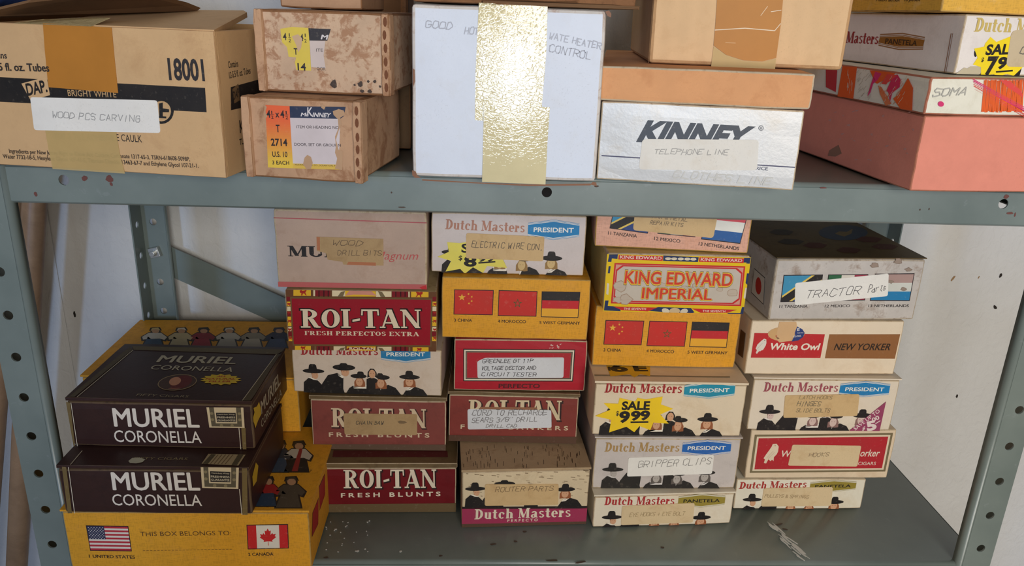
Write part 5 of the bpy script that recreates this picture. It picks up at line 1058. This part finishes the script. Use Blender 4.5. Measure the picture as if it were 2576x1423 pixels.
for q, c in (([(330, 840), (560, 860), (640, 880), (420, 1000), (395, 990)], OR), ([(790, 930), (850, 1050), (840, 1320), (700, 1300), (610, 1180), (680, 1120)], OR), ([(430, 1020), (470, 1040), (590, 1240), (520, 1260), (450, 1120)], (216, 120, 74)), ([(395, 855), (470, 880), (420, 960), (370, 1000), (335, 1110), (300, 1150), (340, 1010)], PK), ([(660, 885), (700, 950), (690, 1040), (600, 1110), (572, 1220), (555, 1110), (530, 1080), (590, 950)], (206, 44, 86)), ([(540, 880), (660, 900), (520, 1010), (470, 1000)], RD)): a.layer += .2; a.poly(q, c)
for i in range(34): x = 430+330*R(); y = 900+360*R(); a.layer = 3; a.line((x, y), (x+30, y-46), 4, (222, 208, 182) if i % 2 else OR)
for i in range(26): x = 150+180*R(); y = 840+380*R(); a.layer = 3; a.line((x, y), (x+34, y-44), 2, (120, 100, 80))
for i in range(12): x = 60+90*R(); y = 820+240*R(); a.line((x, y), (x-6, y+60), 4, (222, 200, 176))
a = T.art('left', K5); a.at('scuff', 0)
for i in range(26): x = 250+560*R(); y = 700+330*R(); a.poly([(x, y), (x+22*R()+4, y-6*R()), (x+16*R(), y+14*R()+3), (x-8*R(), y+8*R())], (206, 150, 138))
a.poly([(270, 960), (330, 925), (350, 980), (310, 1000), (262, 995)], (150, 110, 90)); T.finish()
T = Thing('cigar_box', (.307, -.013), ZT+.0893, 5.5, .152, .0440, .21, carton((226, 216, 206), (190, 176, 164), .3, .04, .6), 'white cigar box with yellow price burst on the coral shoe box', 'cigar box', U)
a = T.art('front', K16); a.at('lettering', 1); a.serif('Dutch Masters', (1520, 378), (2600, 398), 172, (200, 174, 98), gap=.05)
a.at('printed_panel', 1); a.poly([(2020, 810), (2090, 805), (2060, 905), (1990, 905)], BLK); a.ell(1535, 640, 16, 40, BLK); a.poly([(1280, 900), (1400, 805), (1440, 815), (1480, 790), (1600, 790), (1600, 860), (1560, 905)], (190, 176, 146))
burst(a, [(1520, 580), (1640, 555), (1650, 520), (1715, 440), (1785, 500), (1950, 435), (2100, 480), (2100, 800), (1990, 905), (1905, 880), (1810, 915), (1750, 885), (1600, 908), (1600, 800), (1505, 770), (1560, 690)], (242, 212, 26), 3)
a.at('lettering', 4); a.text('SALE', (1648, 652), (2010, 640), 126, BLK, .04); a.text('$', (1600, 735), (1630, 735), 52, BLK, .03); a.text('7', (1640, 884), (1770, 882), 216, BLK, .05); a.text('9', (1785, 815), (1900, 812), 138, BLK, .05); a.line((1778, 858), (1980, 842), 20, BLK)
a.label([(1965, 365), (2240, 340), (2240, 800), (1895, 795)], BUFF, [('O', (2060, 640), (2120, 640), 90, (120, 112, 98), .0009)], 'buff paper slip', rc=.004)
a = T.art('left', K16); a.at('lettering', 1); a.serif('Dutch Masters', (-330, 500), (372, 528), 140, (150, 42, 46), gap=.05); a.at('name_badge', 1)
for i, (m, c) in enumerate(((0, (150, 104, 64)), (14, (214, 204, 192)), (24, (150, 104, 64)), (32, (214, 204, 192)), (38, (150, 98, 36)))): a.layer = 1+i; a.poly([(402, 405+m), (670, 392+m), (935, 440+m), (912, 592-m), (620, 596-m), (380, 545-m)], c)
a.at('lettering', 7); a.text('PANETELA', (458, 520), (838, 546), 66, (54, 34, 20), .02); a.at('printed_line', 1); a.line((1248, 398), (1162, 890), 7, (130, 80, 50)); a.line((1268, 398), (1182, 890), 5, (130, 80, 50)); T.finish()
T = Thing('cigar_box', (.2915, -.004), ZT+.1337, 4, .215, .066, .15, carton((222, 170, 66), (226, 190, 130), .5, .06, .6, weave=True), 'yellow cigar box at the top right corner of the pile', 'cigar box', U, edge=WORNY)
a = T.art('left', K16); a.at('lettering', 1); a.text('9 GREAT BRITAIN', (345, 14), (628, 20), 34, (60, 40, 22), .012); a.text('10 JAPAN', (690, 16), (872, 16), 34, (60, 40, 22), .012); T.finish()
